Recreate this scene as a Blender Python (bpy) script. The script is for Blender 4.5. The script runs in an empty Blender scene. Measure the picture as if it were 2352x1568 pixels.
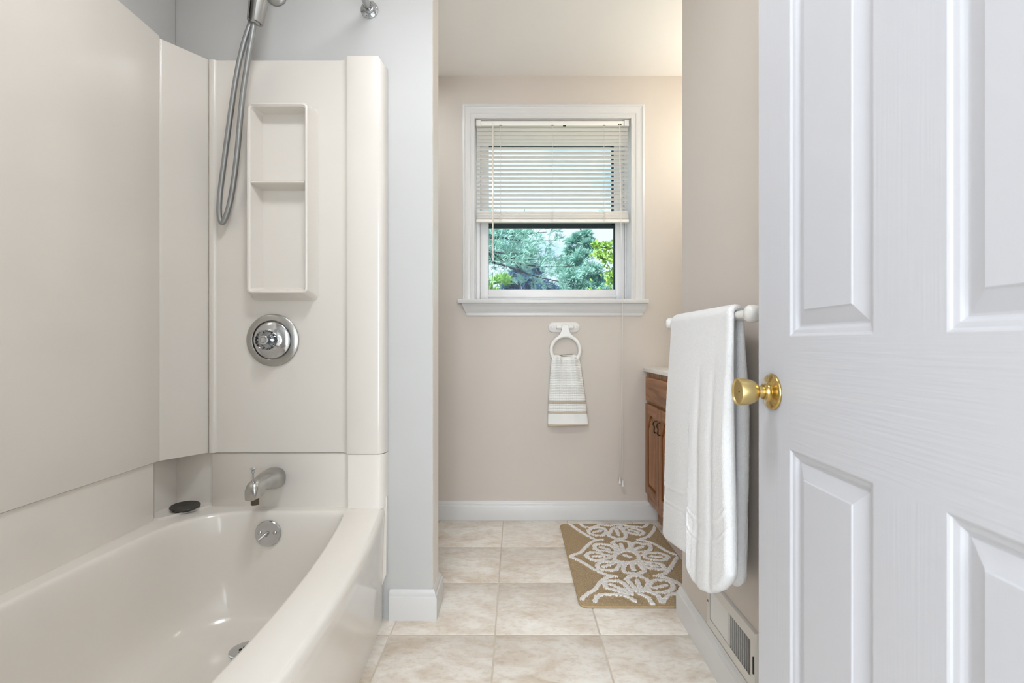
import bpy, bmesh, math, random
import numpy as np
from mathutils import Vector, Matrix

# ------------------------------------------------------------------ scene, camera, light
scene = bpy.context.scene
C = scene.collection
random.seed(7)
RNG = np.random.default_rng(11)

cam_data = bpy.data.cameras.new('camera')
cam_data.sensor_width = 36.0
cam_data.lens = 36.0 * 1122.0 / 2352.0
cam_data.shift_x = -9.0 / 2352.0
cam_data.shift_y = 4.0 / 2352.0
cam_data.clip_start = 0.02
cam_data.dof.use_dof = True
cam_data.dof.focus_distance = 2.1
cam_data.dof.aperture_fstop = 6.5
cam = bpy.data.objects.new('camera', cam_data)
cam.location = (0, 0, 1.0)
cam.rotation_euler = (math.radians(90), 0, 0)
C.objects.link(cam)
scene.camera = cam

scene.view_settings.view_transform = 'Standard'
scene.view_settings.look = 'None'
scene.view_settings.gamma = 1.0
scene.view_settings.use_curve_mapping = False
scene.view_settings.exposure = 0.06
scene.cycles.diffuse_bounces = 4
scene.cycles.glossy_bounces = 2
scene.cycles.transmission_bounces = 3
scene.cycles.max_bounces = 5
scene.cycles.use_adaptive_sampling = True
scene.cycles.adaptive_threshold = 0.08
scene.cycles.adaptive_min_samples = 16
scene.cycles.transparent_max_bounces = 8
scene.cycles.caustics_reflective = False
scene.cycles.caustics_refractive = False


def lin(c):
    return tuple(((v / 255) / 12.92 if v / 255 <= 0.04045 else ((v / 255 + 0.055) / 1.055) ** 2.4) for v in c)


def col4(c):
    return (*lin(c), 1.0)


# sky: pale blue with white clouds
world = bpy.data.worlds.new('sky')
scene.world = world
world.use_nodes = True
wn = world.node_tree.nodes
wl = world.node_tree.links
wn.clear()
w_out = wn.new('ShaderNodeOutputWorld')
w_bg = wn.new('ShaderNodeBackground')
w_tc = wn.new('ShaderNodeTexCoord')
w_noise = wn.new('ShaderNodeTexNoise')
w_noise.inputs['Scale'].default_value = 3.1
w_noise.inputs['Detail'].default_value = 5.0
w_noise.inputs['Roughness'].default_value = 0.5
w_map = wn.new('ShaderNodeMapping')
w_map.inputs['Location'].default_value = (0.55, 0.2, 0.32)
w_ramp = wn.new('ShaderNodeValToRGB')
w_ramp.color_ramp.elements[0].position = 0.42
w_ramp.color_ramp.elements[0].color = col4((150, 206, 228))
w_ramp.color_ramp.elements[1].position = 0.49
w_ramp.color_ramp.elements[1].color = col4((226, 240, 252))
wl.new(w_tc.outputs['Generated'], w_map.inputs['Vector'])
wl.new(w_map.outputs['Vector'], w_noise.inputs['Vector'])
wl.new(w_noise.outputs['Fac'], w_ramp.inputs['Fac'])
wl.new(w_ramp.outputs['Color'], w_bg.inputs['Color'])
w_bg.inputs['Strength'].default_value = 1.25
wl.new(w_bg.outputs['Background'], w_out.inputs['Surface'])

# sun, high behind the house, lights the trees outside
sun_d = bpy.data.lights.new('sun', 'SUN')
sun_d.energy = 7.0
sun_d.color = (1.0, 0.97, 0.9)
sun_d.angle = math.radians(0.6)
sun = bpy.data.objects.new('sun', sun_d)
sun.rotation_euler = (math.radians(48), 0, math.radians(-38))
sun.location = (0, 6, 12)
C.objects.link(sun)


def area(name, loc, rot, size, energy, color, size_y=None, shape=None):
    d = bpy.data.lights.new(name, 'AREA')
    d.energy = energy
    d.color = color
    d.size = size
    if size_y:
        d.shape = 'RECTANGLE'
        d.size_y = size_y
    if shape:
        d.shape = shape
    o = bpy.data.objects.new(name, d)
    o.location = loc
    o.rotation_euler = rot
    C.objects.link(o)
    return o


# added fill in the hallway behind the camera, standing in for daylight
area('hall_fill_light', (-0.10, -1.95, 1.22), (math.radians(90), 0, 0), 2.0, 112, (0.82, 0.915, 1.0), 2.2)
# added, unseen fill that evens out the light in the back of the room
area('back_fill_light', (-0.78, 2.36, 2.47), (0, 0, 0), 0.22, 5.0, (0.88, 0.95, 1.0))

# ------------------------------------------------------------------ materials
MATS = {}


def new_mat(name):
    m = bpy.data.materials.new(name)
    m.use_nodes = True
    nt = m.node_tree
    b = nt.nodes['Principled BSDF']
    MATS[name] = m
    return m, nt, b


def simple(name, rgb, rough=0.5, metal=0.0, coat=0.0, noise=0.0, nscale=8.0, bump=0.0, bscale=200.0,
           stretch=(1, 1, 1), trans=0.0, ior=1.5, spec=0.5, bdist=0.002, alpha=1.0):
    """plain procedural surface: colour + soft mottling + fine relief"""
    m, nt, b = new_mat(name)
    c = col4(rgb)
    b.inputs['Base Color'].default_value = c
    b.inputs['Roughness'].default_value = rough
    b.inputs['Metallic'].default_value = metal
    b.inputs['Coat Weight'].default_value = coat
    b.inputs['Coat Roughness'].default_value = 0.06
    b.inputs['Specular IOR Level'].default_value = spec
    b.inputs['Transmission Weight'].default_value = trans
    b.inputs['IOR'].default_value = ior
    tc = nt.nodes.new('ShaderNodeTexCoord')
    mp = nt.nodes.new('ShaderNodeMapping')
    mp.inputs['Scale'].default_value = stretch
    nt.links.new(tc.outputs['Object'], mp.inputs['Vector'])
    if noise > 0:
        n = nt.nodes.new('ShaderNodeTexNoise')
        n.inputs['Scale'].default_value = nscale
        n.inputs['Detail'].default_value = 1.5
        nt.links.new(mp.outputs['Vector'], n.inputs['Vector'])
        r = nt.nodes.new('ShaderNodeValToRGB')
        r.color_ramp.elements[0].position = 0.3
        r.color_ramp.elements[1].position = 0.7
        r.color_ramp.elements[0].color = (*[v * (1 - noise) for v in c[:3]], 1)
        r.color_ramp.elements[1].color = (*[min(1, v * (1 + noise)) for v in c[:3]], 1)
        nt.links.new(n.outputs['Fac'], r.inputs['Fac'])
        nt.links.new(r.outputs['Color'], b.inputs['Base Color'])
    if bump > 0:
        n2 = nt.nodes.new('ShaderNodeTexNoise')
        n2.inputs['Scale'].default_value = bscale
        n2.inputs['Detail'].default_value = 2
        nt.links.new(mp.outputs['Vector'], n2.inputs['Vector'])
        bp = nt.nodes.new('ShaderNodeBump')
        bp.inputs['Strength'].default_value = bump
        bp.inputs['Distance'].default_value = bdist
        nt.links.new(n2.outputs['Fac'], bp.inputs['Height'])
        nt.links.new(bp.outputs['Normal'], b.inputs['Normal'])
    return m


simple('white_paint', (194, 193, 191), 0.55, noise=0.008, nscale=3)
simple('beige_paint', (207, 197, 187), 0.6, noise=0.008, nscale=3)
simple('ceiling_paint', (246, 242, 238), 0.75, noise=0.008, nscale=3)
simple('trim_paint', (214, 212, 210), 0.32, noise=0.006, nscale=6)
simple('vinyl_white', (230, 228, 228), 0.35, noise=0.005)
simple('lit_end_paint', (240, 234, 227), 0.3, noise=0.006, nscale=4)  # lightened to stand in for light falling on the partition end
simple('hall_paint', (224, 222, 218), 0.7, noise=0.01)
simple('hall_carpet', (190, 180, 168), 0.95, noise=0.05, nscale=60, bump=0.3)
simple('almond_panel', (223, 217, 209), 0.24, noise=0.008, nscale=2.5, coat=0.25)
simple('almond_tub', (233, 227, 219), 0.20, noise=0.006, nscale=2.0, coat=0.3)
simple('chrome', (205, 207, 210), 0.12, 1.0, noise=0.03, nscale=20)
simple('worn_chrome', (188, 187, 184), 0.27, 1.0, noise=0.08, nscale=30)
simple('hose_metal', (160, 161, 160), 0.42, 0.85, noise=0.06, nscale=40)
simple('dark_metal', (92, 86, 72), 0.4, 0.8, noise=0.1)
simple('black_rubber', (62, 59, 54), 0.5, noise=0.08, nscale=40)
simple('acrylic', (235, 238, 240), 0.05, 0.0, trans=1.0, ior=1.49)
simple('brass', (198, 168, 104), 0.16, 1.0, noise=0.04, nscale=25)
simple('brushed_brass', (214, 190, 132), 0.34, 1.0, noise=0.03, nscale=25)
simple('dark_hole', (38, 30, 20), 0.8, noise=0.05)
simple('white_plastic', (232, 229, 225), 0.3, noise=0.004, nscale=5)
simple('blind_slat', (245, 240, 233), 0.42, noise=0.006, nscale=5)
simple('cord', (226, 222, 216), 0.8, noise=0.01)
simple('wand', (222, 212, 200), 0.25, coat=0.3, noise=0.01)
simple('dark_frame', (44, 50, 56), 0.5, noise=0.05)
simple('bronze', (84, 66, 44), 0.36, 0.8, noise=0.1, nscale=60)
simple('counter', (242, 240, 235), 0.18, coat=0.3, noise=0.006)
simple('grout', (208, 197, 182), 0.9, noise=0.06, nscale=40)
simple('terry', (238, 237, 237), 0.95, noise=0.02, nscale=160, bump=0.55, bscale=520, bdist=0.004, spec=0.15)
simple('register_paint', (214, 209, 202), 0.4, noise=0.01)
simple('register_dark', (52, 46, 40), 0.7, noise=0.05)
simple('rug_white', (250, 246, 242), 0.95, noise=0.03, nscale=300, bump=0.6, bscale=700, bdist=0.004, spec=0.1)
simple('rug_tan', (188, 165, 132), 0.95, noise=0.22, nscale=420, bump=0.7, bscale=600, bdist=0.004, spec=0.1)
simple('rug_edge', (176, 150, 112), 0.9, noise=0.1, nscale=200)
simple('bark', (70, 74, 80), 0.9, noise=0.2, nscale=12, bump=0.4, bscale=30)
simple('lawn', (168, 170, 150), 0.95, noise=0.15, nscale=3)
simple('satin_grey', (172, 170, 166), 0.38, 0.6, noise=0.03, nscale=20)
simple('needle_haze', (152, 194, 184), 0.7, noise=0.18, nscale=2.0, spec=0.2)  # outdoor haze is mixed into this pale needle colour
simple('needle_shade', (74, 108, 142), 0.7, noise=0.25, nscale=2.0, spec=0.2)  # blue needle colour stands in for shadow masses among the trees
simple('needle_green', (140, 184, 104), 0.7, noise=0.2, nscale=2.0, spec=0.2)
simple('leaf_lime', (160, 192, 104), 0.6, noise=0.2, nscale=2.5, spec=0.2)


def glass_mat(name, tint, refl):
    m = bpy.data.materials.new(name)
    m.use_nodes = True
    nt = m.node_tree
    nt.nodes.clear()
    o = nt.nodes.new('ShaderNodeOutputMaterial')
    t = nt.nodes.new('ShaderNodeBsdfTransparent')
    t.inputs['Color'].default_value = (*tint, 1)
    g = nt.nodes.new('ShaderNodeBsdfGlossy')
    g.inputs['Roughness'].default_value = 0.02
    mx = nt.nodes.new('ShaderNodeMixShader')
    mx.inputs['Fac'].default_value = refl
    nt.links.new(t.outputs[0], mx.inputs[1])
    nt.links.new(g.outputs[0], mx.inputs[2])
    nt.links.new(mx.outputs[0], o.inputs['Surface'])
    MATS[name] = m


glass_mat('pane_glass', (0.96, 0.99, 0.995), 0.004)


def emissive(name, rgb, strength):
    m, nt, b = new_mat(name)
    b.inputs['Base Color'].default_value = (*rgb, 1)
    b.inputs['Emission Color'].default_value = (*rgb, 1)
    b.inputs['Emission Strength'].default_value = strength
    n = nt.nodes.new('ShaderNodeTexNoise')
    b.inputs['Roughness'].default_value = 0.4
    return m


emissive('warm_bulb', (1.0, 0.985, 0.87), 38.0)
emissive('lamp_diffuser', (0.94, 0.97, 1.0), 37.0)


def tile_material():
    m, nt, b = new_mat('stone_tile')
    N, L = nt.nodes, nt.links
    tc = N.new('ShaderNodeTexCoord')
    oi = N.new('ShaderNodeObjectInfo')
    mul = N.new('ShaderNodeMath'); mul.operation = 'MULTIPLY'; mul.inputs[1].default_value = 37.0
    L.new(oi.outputs['Random'], mul.inputs[0])
    add = N.new('ShaderNodeVectorMath'); add.operation = 'ADD'
    L.new(tc.outputs['Object'], add.inputs[0]); L.new(mul.outputs[0], add.inputs[1])
    mp = N.new('ShaderNodeMapping'); mp.inputs['Scale'].default_value = (1.0, 1.7, 1.0)
    L.new(add.outputs[0], mp.inputs['Vector'])
    n1 = N.new('ShaderNodeTexNoise'); n1.inputs['Scale'].default_value = 5.5; n1.inputs['Detail'].default_value = 8; n1.inputs['Roughness'].default_value = 0.62
    n1.inputs['Distortion'].default_value = 0.6
    L.new(mp.outputs['Vector'], n1.inputs['Vector'])
    r1 = N.new('ShaderNodeValToRGB')
    e = r1.color_ramp.elements
    e[0].position = 0.33; e[0].color = col4((212, 198, 181))
    e[1].position = 0.66; e[1].color = col4((242, 238, 232))
    e2 = r1.color_ramp.elements.new(0.5); e2.color = col4((233, 225, 215))
    L.new(n1.outputs['Fac'], r1.inputs['Fac'])
    n2 = N.new('ShaderNodeTexNoise'); n2.inputs['Scale'].default_value = 38; n2.inputs['Detail'].default_value = 7; n2.inputs['Roughness'].default_value = 0.7
    L.new(mp.outputs['Vector'], n2.inputs['Vector'])
    r2 = N.new('ShaderNodeValToRGB')
    r2.color_ramp.elements[0].position = 0.36; r2.color_ramp.elements[0].color = (0.84, 0.79, 0.72, 1)
    r2.color_ramp.elements[1].position = 0.52; r2.color_ramp.elements[1].color = (1, 1, 1, 1)
    L.new(n2.outputs['Fac'], r2.inputs['Fac'])
    mx = N.new('ShaderNodeMixRGB'); mx.blend_type = 'MULTIPLY'; mx.inputs['Fac'].default_value = 0.75
    L.new(r1.outputs['Color'], mx.inputs[1]); L.new(r2.outputs['Color'], mx.inputs[2])
    L.new(mx.outputs['Color'], b.inputs['Base Color'])
    b.inputs['Roughness'].default_value = 0.38
    bp = N.new('ShaderNodeBump'); bp.inputs['Strength'].default_value = 0.12; bp.inputs['Distance'].default_value = 0.003
    L.new(n1.outputs['Fac'], bp.inputs['Height']); L.new(bp.outputs['Normal'], b.inputs['Normal'])


tile_material()


def oak(name, stretch):
    m, nt, b = new_mat(name)
    N, L = nt.nodes, nt.links
    tc = N.new('ShaderNodeTexCoord')
    mp = N.new('ShaderNodeMapping'); mp.inputs['Scale'].default_value = stretch
    L.new(tc.outputs['Object'], mp.inputs['Vector'])
    n1 = N.new('ShaderNodeTexNoise'); n1.inputs['Scale'].default_value = 26; n1.inputs['Detail'].default_value = 6; n1.inputs['Distortion'].default_value = 1.2
    L.new(mp.outputs['Vector'], n1.inputs['Vector'])
    r = N.new('ShaderNodeValToRGB')
    r.color_ramp.elements[0].position = 0.34; r.color_ramp.elements[0].color = col4((122, 74, 36))
    r.color_ramp.elements[1].position = 0.62; r.color_ramp.elements[1].color = col4((176, 122, 76))
    L.new(n1.outputs['Fac'], r.inputs['Fac'])
    L.new(r.outputs['Color'], b.inputs['Base Color'])
    b.inputs['Roughness'].default_value = 0.38
    bp = N.new('ShaderNodeBump'); bp.inputs['Strength'].default_value = 0.15; bp.inputs['Distance'].default_value = 0.001
    L.new(n1.outputs['Fac'], bp.inputs['Height']); L.new(bp.outputs['Normal'], b.inputs['Normal'])


oak('oak_vertical', (1.0, 1.0, 0.06))
oak('oak_horizontal', (1.0, 0.07, 1.0))


def door_paint(name, stretch, strength, scale):
    """white paint over moulded wood grain"""
    m, nt, b = new_mat(name)
    N, L = nt.nodes, nt.links
    b.inputs['Base Color'].default_value = col4((201, 201, 206))
    b.inputs['Roughness'].default_value = 0.36
    tc = N.new('ShaderNodeTexCoord')
    mp = N.new('ShaderNodeMapping'); mp.inputs['Scale'].default_value = stretch
    L.new(tc.outputs['Object'], mp.inputs['Vector'])
    n0 = N.new('ShaderNodeTexNoise'); n0.inputs['Scale'].default_value = scale; n0.inputs['Detail'].default_value = 2.5; n0.inputs['Roughness'].default_value = 0.45
    L.new(mp.outputs['Vector'], n0.inputs['Vector'])
    bp = N.new('ShaderNodeBump'); bp.inputs['Strength'].default_value = strength; bp.inputs['Distance'].default_value = 0.002
    L.new(n0.outputs['Fac'], bp.inputs['Height']); L.new(bp.outputs['Normal'], b.inputs['Normal'])


door_paint('door_paint_vertical', (1, 1, 0.02), 0.14, 260)
door_paint('door_paint_horizontal', (1, 0.035, 1), 0.30, 165)
door_paint('door_paint_smooth', (1, 1, 0.05), 0.10, 120)


def hand_towel_material():
    m, nt, b = new_mat('waffle_towel')
    N, L = nt.nodes, nt.links
    tc = N.new('ShaderNodeTexCoord')
    sp = N.new('ShaderNodeSeparateXYZ')
    L.new(tc.outputs['Object'], sp.inputs[0])
    mr = N.new('ShaderNodeMapRange'); mr.inputs['From Min'].default_value = 0.0; mr.inputs['From Max'].default_value = 0.20
    L.new(sp.outputs['Z'], mr.inputs['Value'])
    r = N.new('ShaderNodeValToRGB'); r.color_ramp.interpolation = 'CONSTANT'
    e = r.color_ramp.elements
    white = col4((238, 237, 233)); tan = col4((202, 188, 168))
    e[0].position = 0.0; e[0].color = tan
    e[1].position = 0.085; e[1].color = white
    for p, c in ((0.37, tan), (0.445, white), (0.645, tan), (0.735, white)):
        k = e.new(p); k.color = c
    L.new(mr.outputs[0], r.inputs['Fac'])
    L.new(r.outputs['Color'], b.inputs['Base Color'])
    b.inputs['Roughness'].default_value = 0.95
    b.inputs['Specular IOR Level'].default_value = 0.15
    wv = N.new('ShaderNodeTexWave'); wv.bands_direction = 'Z'; wv.inputs['Scale'].default_value = 34; wv.inputs['Distortion'].default_value = 1.0
    wv.inputs['Detail Scale'].default_value = 6
    L.new(tc.outputs['Object'], wv.inputs['Vector'])
    w2 = N.new('ShaderNodeTexWave'); w2.bands_direction = 'X'; w2.inputs['Scale'].default_value = 60; w2.inputs['Distortion'].default_value = 1.5
    L.new(tc.outputs['Object'], w2.inputs['Vector'])
    ad = N.new('ShaderNodeMath'); ad.operation = 'ADD'
    ml = N.new('ShaderNodeMath'); ml.operation = 'MULTIPLY'; ml.inputs[1].default_value = 0.45
    L.new(w2.outputs['Fac'], ml.inputs[0]); L.new(wv.outputs['Fac'], ad.inputs[0]); L.new(ml.outputs[0], ad.inputs[1])
    gt = N.new('ShaderNodeMath'); gt.operation = 'GREATER_THAN'; gt.inputs[1].default_value = 0.085
    L.new(sp.outputs['Z'], gt.inputs[0])
    m3 = N.new('ShaderNodeMath'); m3.operation = 'MULTIPLY'
    L.new(ad.outputs[0], m3.inputs[0]); L.new(gt.outputs[0], m3.inputs[1])
    bp = N.new('ShaderNodeBump'); bp.inputs['Strength'].default_value = 0.6; bp.inputs['Distance'].default_value = 0.003
    L.new(m3.outputs[0], bp.inputs['Height']); L.new(bp.outputs['Normal'], b.inputs['Normal'])


hand_towel_material()

# ------------------------------------------------------------------ mesh helpers


class MB:
    """collects vertices and faces of ONE mesh object"""

    def __init__(self):
        self.v = []
        self.f = []
        self.mi = []

    def add(self, verts, faces, mi=0):
        o = len(self.v)
        self.v.extend([tuple(p) for p in verts])
        for f in faces:
            self.f.append(tuple(i + o for i in f))
            self.mi.append(mi)
        return self

    def box(self, x0, x1, y0, y1, z0, z1, bevel=0.0, mi=0, seg=2):
        if bevel <= 0:
            v = [(x0, y0, z0), (x1, y0, z0), (x1, y1, z0), (x0, y1, z0), (x0, y0, z1), (x1, y0, z1), (x1, y1, z1), (x0, y1, z1)]
            f = [(0, 3, 2, 1), (4, 5, 6, 7), (0, 1, 5, 4), (1, 2, 6, 5), (2, 3, 7, 6), (3, 0, 4, 7)]
            return self.add(v, f, mi)
        bm = bmesh.new()
        bmesh.ops.create_cube(bm, size=1.0)
        bmesh.ops.scale(bm, vec=(x1 - x0, y1 - y0, z1 - z0), verts=bm.verts)
        bmesh.ops.translate(bm, vec=((x0 + x1) / 2, (y0 + y1) / 2, (z0 + z1) / 2), verts=bm.verts)
        bmesh.ops.bevel(bm, geom=list(bm.edges), offset=bevel, segments=seg, profile=0.5, affect='EDGES')
        bm.verts.index_update()
        self.add([v.co[:] for v in bm.verts], [[v.index for v in f.verts] for f in bm.faces], mi)
        bm.free()
        return self

    def prism(self, poly, axis, a, b, mi=0, taper=None):
        """extrude a 2D polygon along an axis; poly coordinates are the other two axes in xyz order"""
        n = len(poly)

        def pt(p, t):
            if axis == 'x':
                return (t, p[0], p[1])
            if axis == 'y':
                return (p[0], t, p[1])
            return (p[0], p[1], t)
        p2 = taper or poly
        v = [pt(p, a) for p in poly] + [pt(p, b) for p in p2]
        f = [tuple(range(n)), tuple(range(2 * n - 1, n - 1, -1))]
        for i in range(n):
            j = (i + 1) % n
            f.append((j, i, i + n, j + n))
        return self.add(v, f, mi)

    def loft(self, loops, closed=True, cap0=False, cap1=False, mi=0):
        n = len(loops[0])
        v = [p for l in loops for p in l]
        f = []
        m = n if closed else n - 1
        for a in range(len(loops) - 1):
            for i in range(m):
                j = (i + 1) % n
                f.append((a * n + i, a * n + j, (a + 1) * n + j, (a + 1) * n + i))
        if cap0:
            f.append(tuple(range(n - 1, -1, -1)))
        if cap1:
            o = (len(loops) - 1) * n
            f.append(tuple(o + i for i in range(n)))
        return self.add(v, f, mi)

    def tube(self, path, r, n=12, caps=True, mi=0):
        P = [Vector(p) for p in path]
        k = len(P)
        rad = r if isinstance(r, (list, tuple)) else [r] * k
        T = []
        for i in range(k):
            T.append((P[min(i + 1, k - 1)] - P[max(i - 1, 0)]).normalized())
        up = Vector((0, 0, 1)) if abs(T[0].z) < 0.9 else Vector((1, 0, 0))
        nrm = T[0].cross(up).normalized()
        loops = []
        for i in range(k):
            nrm = (nrm - T[i] * nrm.dot(T[i])).normalized()
            bn = T[i].cross(nrm)
            loops.append([P[i] + (nrm * math.cos(2 * math.pi * q / n) + bn * math.sin(2 * math.pi * q / n)) * rad[i] for q in range(n)])
        return self.loft(loops, True, caps, caps, mi)

    def lathe(self, prof, origin, axis, n=40, mi=0):
        """prof: (radius, height) pairs; axis a unit vector"""
        ax = Vector(axis).normalized()
        u = ax.cross(Vector((0, 0, 1)) if abs(ax.z) < 0.9 else Vector((1, 0, 0))).normalized()
        w = ax.cross(u)
        o = Vector(origin)
        loops = []
        for r, h in prof:
            r = max(r, 1e-5)
            loops.append([o + ax * h + (u * math.cos(2 * math.pi * q / n) + w * math.sin(2 * math.pi * q / n)) * r for q in range(n)])
        return self.loft(loops, True, True, True, mi)

    def build(self, name, mat, parent=None, smooth=False, angle=40, label=None, category=None, group=None, kind=None, origin=None):
        v = np.array(self.v, dtype=float)
        if origin is None:
            lo, hi = v.min(0), v.max(0)
            origin = np.array([(lo[0] + hi[0]) / 2, (lo[1] + hi[1]) / 2, lo[2]])
        origin = np.array(origin, dtype=float)
        me = bpy.data.meshes.new(name)
        me.from_pydata((v - origin).tolist(), [], self.f)
        for mm in (mat if isinstance(mat, (list, tuple)) else [mat]):
            me.materials.append(MATS[mm])
        if any(self.mi):
            me.polygons.foreach_set('material_index', self.mi)
        bm = bmesh.new()
        bm.from_mesh(me)
        bmesh.ops.recalc_face_normals(bm, faces=bm.faces)
        bm.to_mesh(me)
        bm.free()
        if smooth:
            me.polygons.foreach_set('use_smooth', [True] * len(me.polygons))
            try:
                me.set_sharp_from_angle(angle=math.radians(angle))
            except Exception:
                pass
        me.update()
        o = bpy.data.objects.new(name, me)
        C.objects.link(o)
        place(o, origin, parent)
        tag(o, label, category, group, kind)
        return o


WORLD = {}


def place(o, loc, parent):
    WORLD[o.name] = Vector(loc)
    if parent is not None:
        o.parent = parent
        o.location = Vector(loc) - WORLD[parent.name]
    else:
        o.location = Vector(loc)


def tag(o, label=None, category=None, group=None, kind=None):
    if label:
        o['label'] = label
    if category:
        o['category'] = category
    if group:
        o['group'] = group
    if kind:
        o['kind'] = kind
    return o


def thing(name, loc, label=None, category=None, group=None, kind=None):
    o = bpy.data.objects.new(name, None)
    o.empty_display_size = 0.05
    C.objects.link(o)
    place(o, loc, None)
    return tag(o, label, category, group, kind)


def share(src, name, loc, parent):
    """another piece with the same mesh data"""
    o = bpy.data.objects.new(name, src.data)
    C.objects.link(o)
    place(o, loc, parent)
    return o


def rrect(x0, x1, y0, y1, rads, n_arc=8, n_side=16, bow_r=0.0, bow_l=0.0):
    """rounded rectangle in plan, counter-clockwise; rads = (x1y0, x1y1, x0y1, x0y0); bows push the long sides out"""
    pts = []
    ra, rb, rc, rd = rads
    cs = [(x1 - ra, y0 + ra, ra, -90), (x1 - rb, y1 - rb, rb, 0), (x0 + rc, y1 - rc, rc, 90), (x0 + rd, y0 + rd, rd, 180)]
    for k in range(4):
        cx, cy, r, a0 = cs[k]
        for i in range(n_arc + 1):
            a = math.radians(a0 + 90 * i / n_arc)
            pts.append((cx + r * math.cos(a), cy + r * math.sin(a)))
        nx, ny, nr, na = cs[(k + 1) % 4]
        e = pts[-1]
        a = math.radians(na)
        s = (nx + nr * math.cos(a), ny + nr * math.sin(a))
        for i in range(1, n_side):
            t = i / n_side
            pts.append((e[0] + (s[0] - e[0]) * t, e[1] + (s[1] - e[1]) * t))
    ym, yh, xm, xh = (y0 + y1) / 2, (y1 - y0) / 2, (x0 + x1) / 2, (x1 - x0) / 2
    out = []
    for x, y in pts:
        v = max(0.0, 1 - ((y - ym) / yh) ** 2)
        u = (x - xm) / xh
        out.append((x + (bow_r * max(u, 0) * v if u > 0 else bow_l * u * v), y))
    return out


def spline(pts, sub=8):
    """Catmull-Rom through points"""
    P = [Vector(p) for p in pts]
    out = []
    for i in range(len(P) - 1):
        p0 = P[max(i - 1, 0)]; p1 = P[i]; p2 = P[i + 1]; p3 = P[min(i + 2, len(P) - 1)]
        for k in range(sub):
            t = k / sub
            out.append(0.5 * ((2 * p1) + (p2 - p0) * t + (2 * p0 - 5 * p1 + 4 * p2 - p3) * t * t + (3 * p1 - p0 - 3 * p2 + p3) * t ** 3))
    out.append(P[-1])
    return out

# ------------------------------------------------------------------ the room
ZC = 2.513
Y_BACK = 2.77
Y_TUBWALL = 1.776
X_LEFT = -1.239
X_PART = -0.302
X_RIGHT = 0.61
Y_RIGHT_END = 1.795
X_ALCOVE = 1.28

floor = MB().box(-1.239, 1.28, 0.10, 2.93, -0.05, -0.0016).build('floor', 'grout', kind='structure', label='beige stone tile floor with pale grout')
proto_tile = None
xs = [-0.792, -0.432, -0.072, 0.289, 0.650]
ys = [2.397, 2.040, 1.677, 1.315, 0.953, 0.591, 0.229]
for ix, x0 in enumerate(xs):
    for iy, y0 in enumerate(ys):
        if x0 < -0.5 and y0 > 1.7:
            continue
        if x0 > 0.6 and y0 < 1.5:
            continue
        loc = (x0 + 0.1805, y0 + 0.18, -0.012)
        if proto_tile is None:
            proto_tile = MB().box(loc[0] - 0.1778, loc[0] + 0.1778, loc[1] - 0.1772, loc[1] + 0.1772, -0.012, 0.0, 0.0022, seg=2).build('floor_tile', 'stone_tile', floor, True)
        else:
            t = share(proto_tile, 'floor_tile', loc, floor)
            t.rotation_euler = (0, 0, math.pi * random.choice((0, 1)))

MB().box(-1.5, 1.5, -2.2, 0.10, -0.05, 0.0).build('floor_hall', 'hall_carpet', kind='structure', label='carpet of the hallway behind the camera')
MB().box(-1.6, 1.6, -2.3, 2.95, ZC, ZC + 0.1).build('ceiling', 'ceiling_paint', kind='structure', label='plain cream painted ceiling')

# window opening
WX0, WX1, WZ0, WZ1 = -0.233, 0.650, 1.245, 2.270
m = MB()
m.box(-1.339, WX0 - 0.012, Y_BACK, 2.93, 0, ZC)
m.box(WX1 + 0.012, 1.39, Y_BACK, 2.93, 0, ZC)
m.box(WX0 - 0.012, WX1 + 0.012, Y_BACK, 2.93, 0, WZ0 - 0.022)
m.box(WX0 - 0.012, WX1 + 0.012, Y_BACK, 2.93, WZ1 + 0.012, ZC)
m.build('wall_back', 'beige_paint', kind='structure', label='beige painted back wall around the window')
MB().box(-1.339, X_LEFT, 0.10, Y_BACK, 0, ZC).build('wall_left', 'white_paint', kind='structure', label='white wall above the left side of the tub')
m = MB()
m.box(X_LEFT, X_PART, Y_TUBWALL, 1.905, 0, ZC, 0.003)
o = m.build('wall_shower', ['beige_paint', 'white_paint', 'lit_end_paint'], kind='structure', label='white partition wall behind the shower fixtures')
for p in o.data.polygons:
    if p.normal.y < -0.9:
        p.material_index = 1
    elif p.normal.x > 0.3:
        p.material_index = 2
MB().box(X_RIGHT, 1.39, 0.10, Y_RIGHT_END, 0, ZC, 0.003).build('wall_right', 'beige_paint', kind='structure', label='beige wall behind the towel bar and the open door')
MB().box(X_ALCOVE, 1.39, Y_RIGHT_END, Y_BACK, 0, ZC).build('wall_alcove', 'beige_paint', kind='structure', label='beige wall at the back of the vanity alcove')
m = MB()
m.box(X_LEFT, -0.33, 0.10, 0.215, 0, ZC)
m.box(0.50, X_RIGHT, 0.10, 0.215, 0, ZC)
m.box(-0.33, 0.50, 0.10, 0.215, 2.07, ZC)
m.build('wall_front', 'white_paint', kind='structure', label='wall with the doorway at the camera')
m = MB()
m.box(-1.6, -1.5, -2.2, 0.10, 0, ZC)
m.box(1.5, 1.6, -2.2, 0.10, 0, ZC)
m.box(-1.6, 1.6, -2.3, -2.2, 0, ZC)
m.box(-1.5, -1.239, 0.09, 0.20, 0, ZC)
m.box(1.28, 1.5, 0.09, 0.20, 0, ZC)
m.build('wall_hall', 'hall_paint', kind='structure', label='walls of the hallway behind the camera')

BB = [(0.0, 0.0), (0.0165, 0.0), (0.0165, 0.080), (0.0150, 0.0845), (0.0105, 0.087), (0.0105, 0.095), (0.0085, 0.100), (0.0050, 0.1035), (0.0040, 0.108), (0.0, 0.108)]


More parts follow.
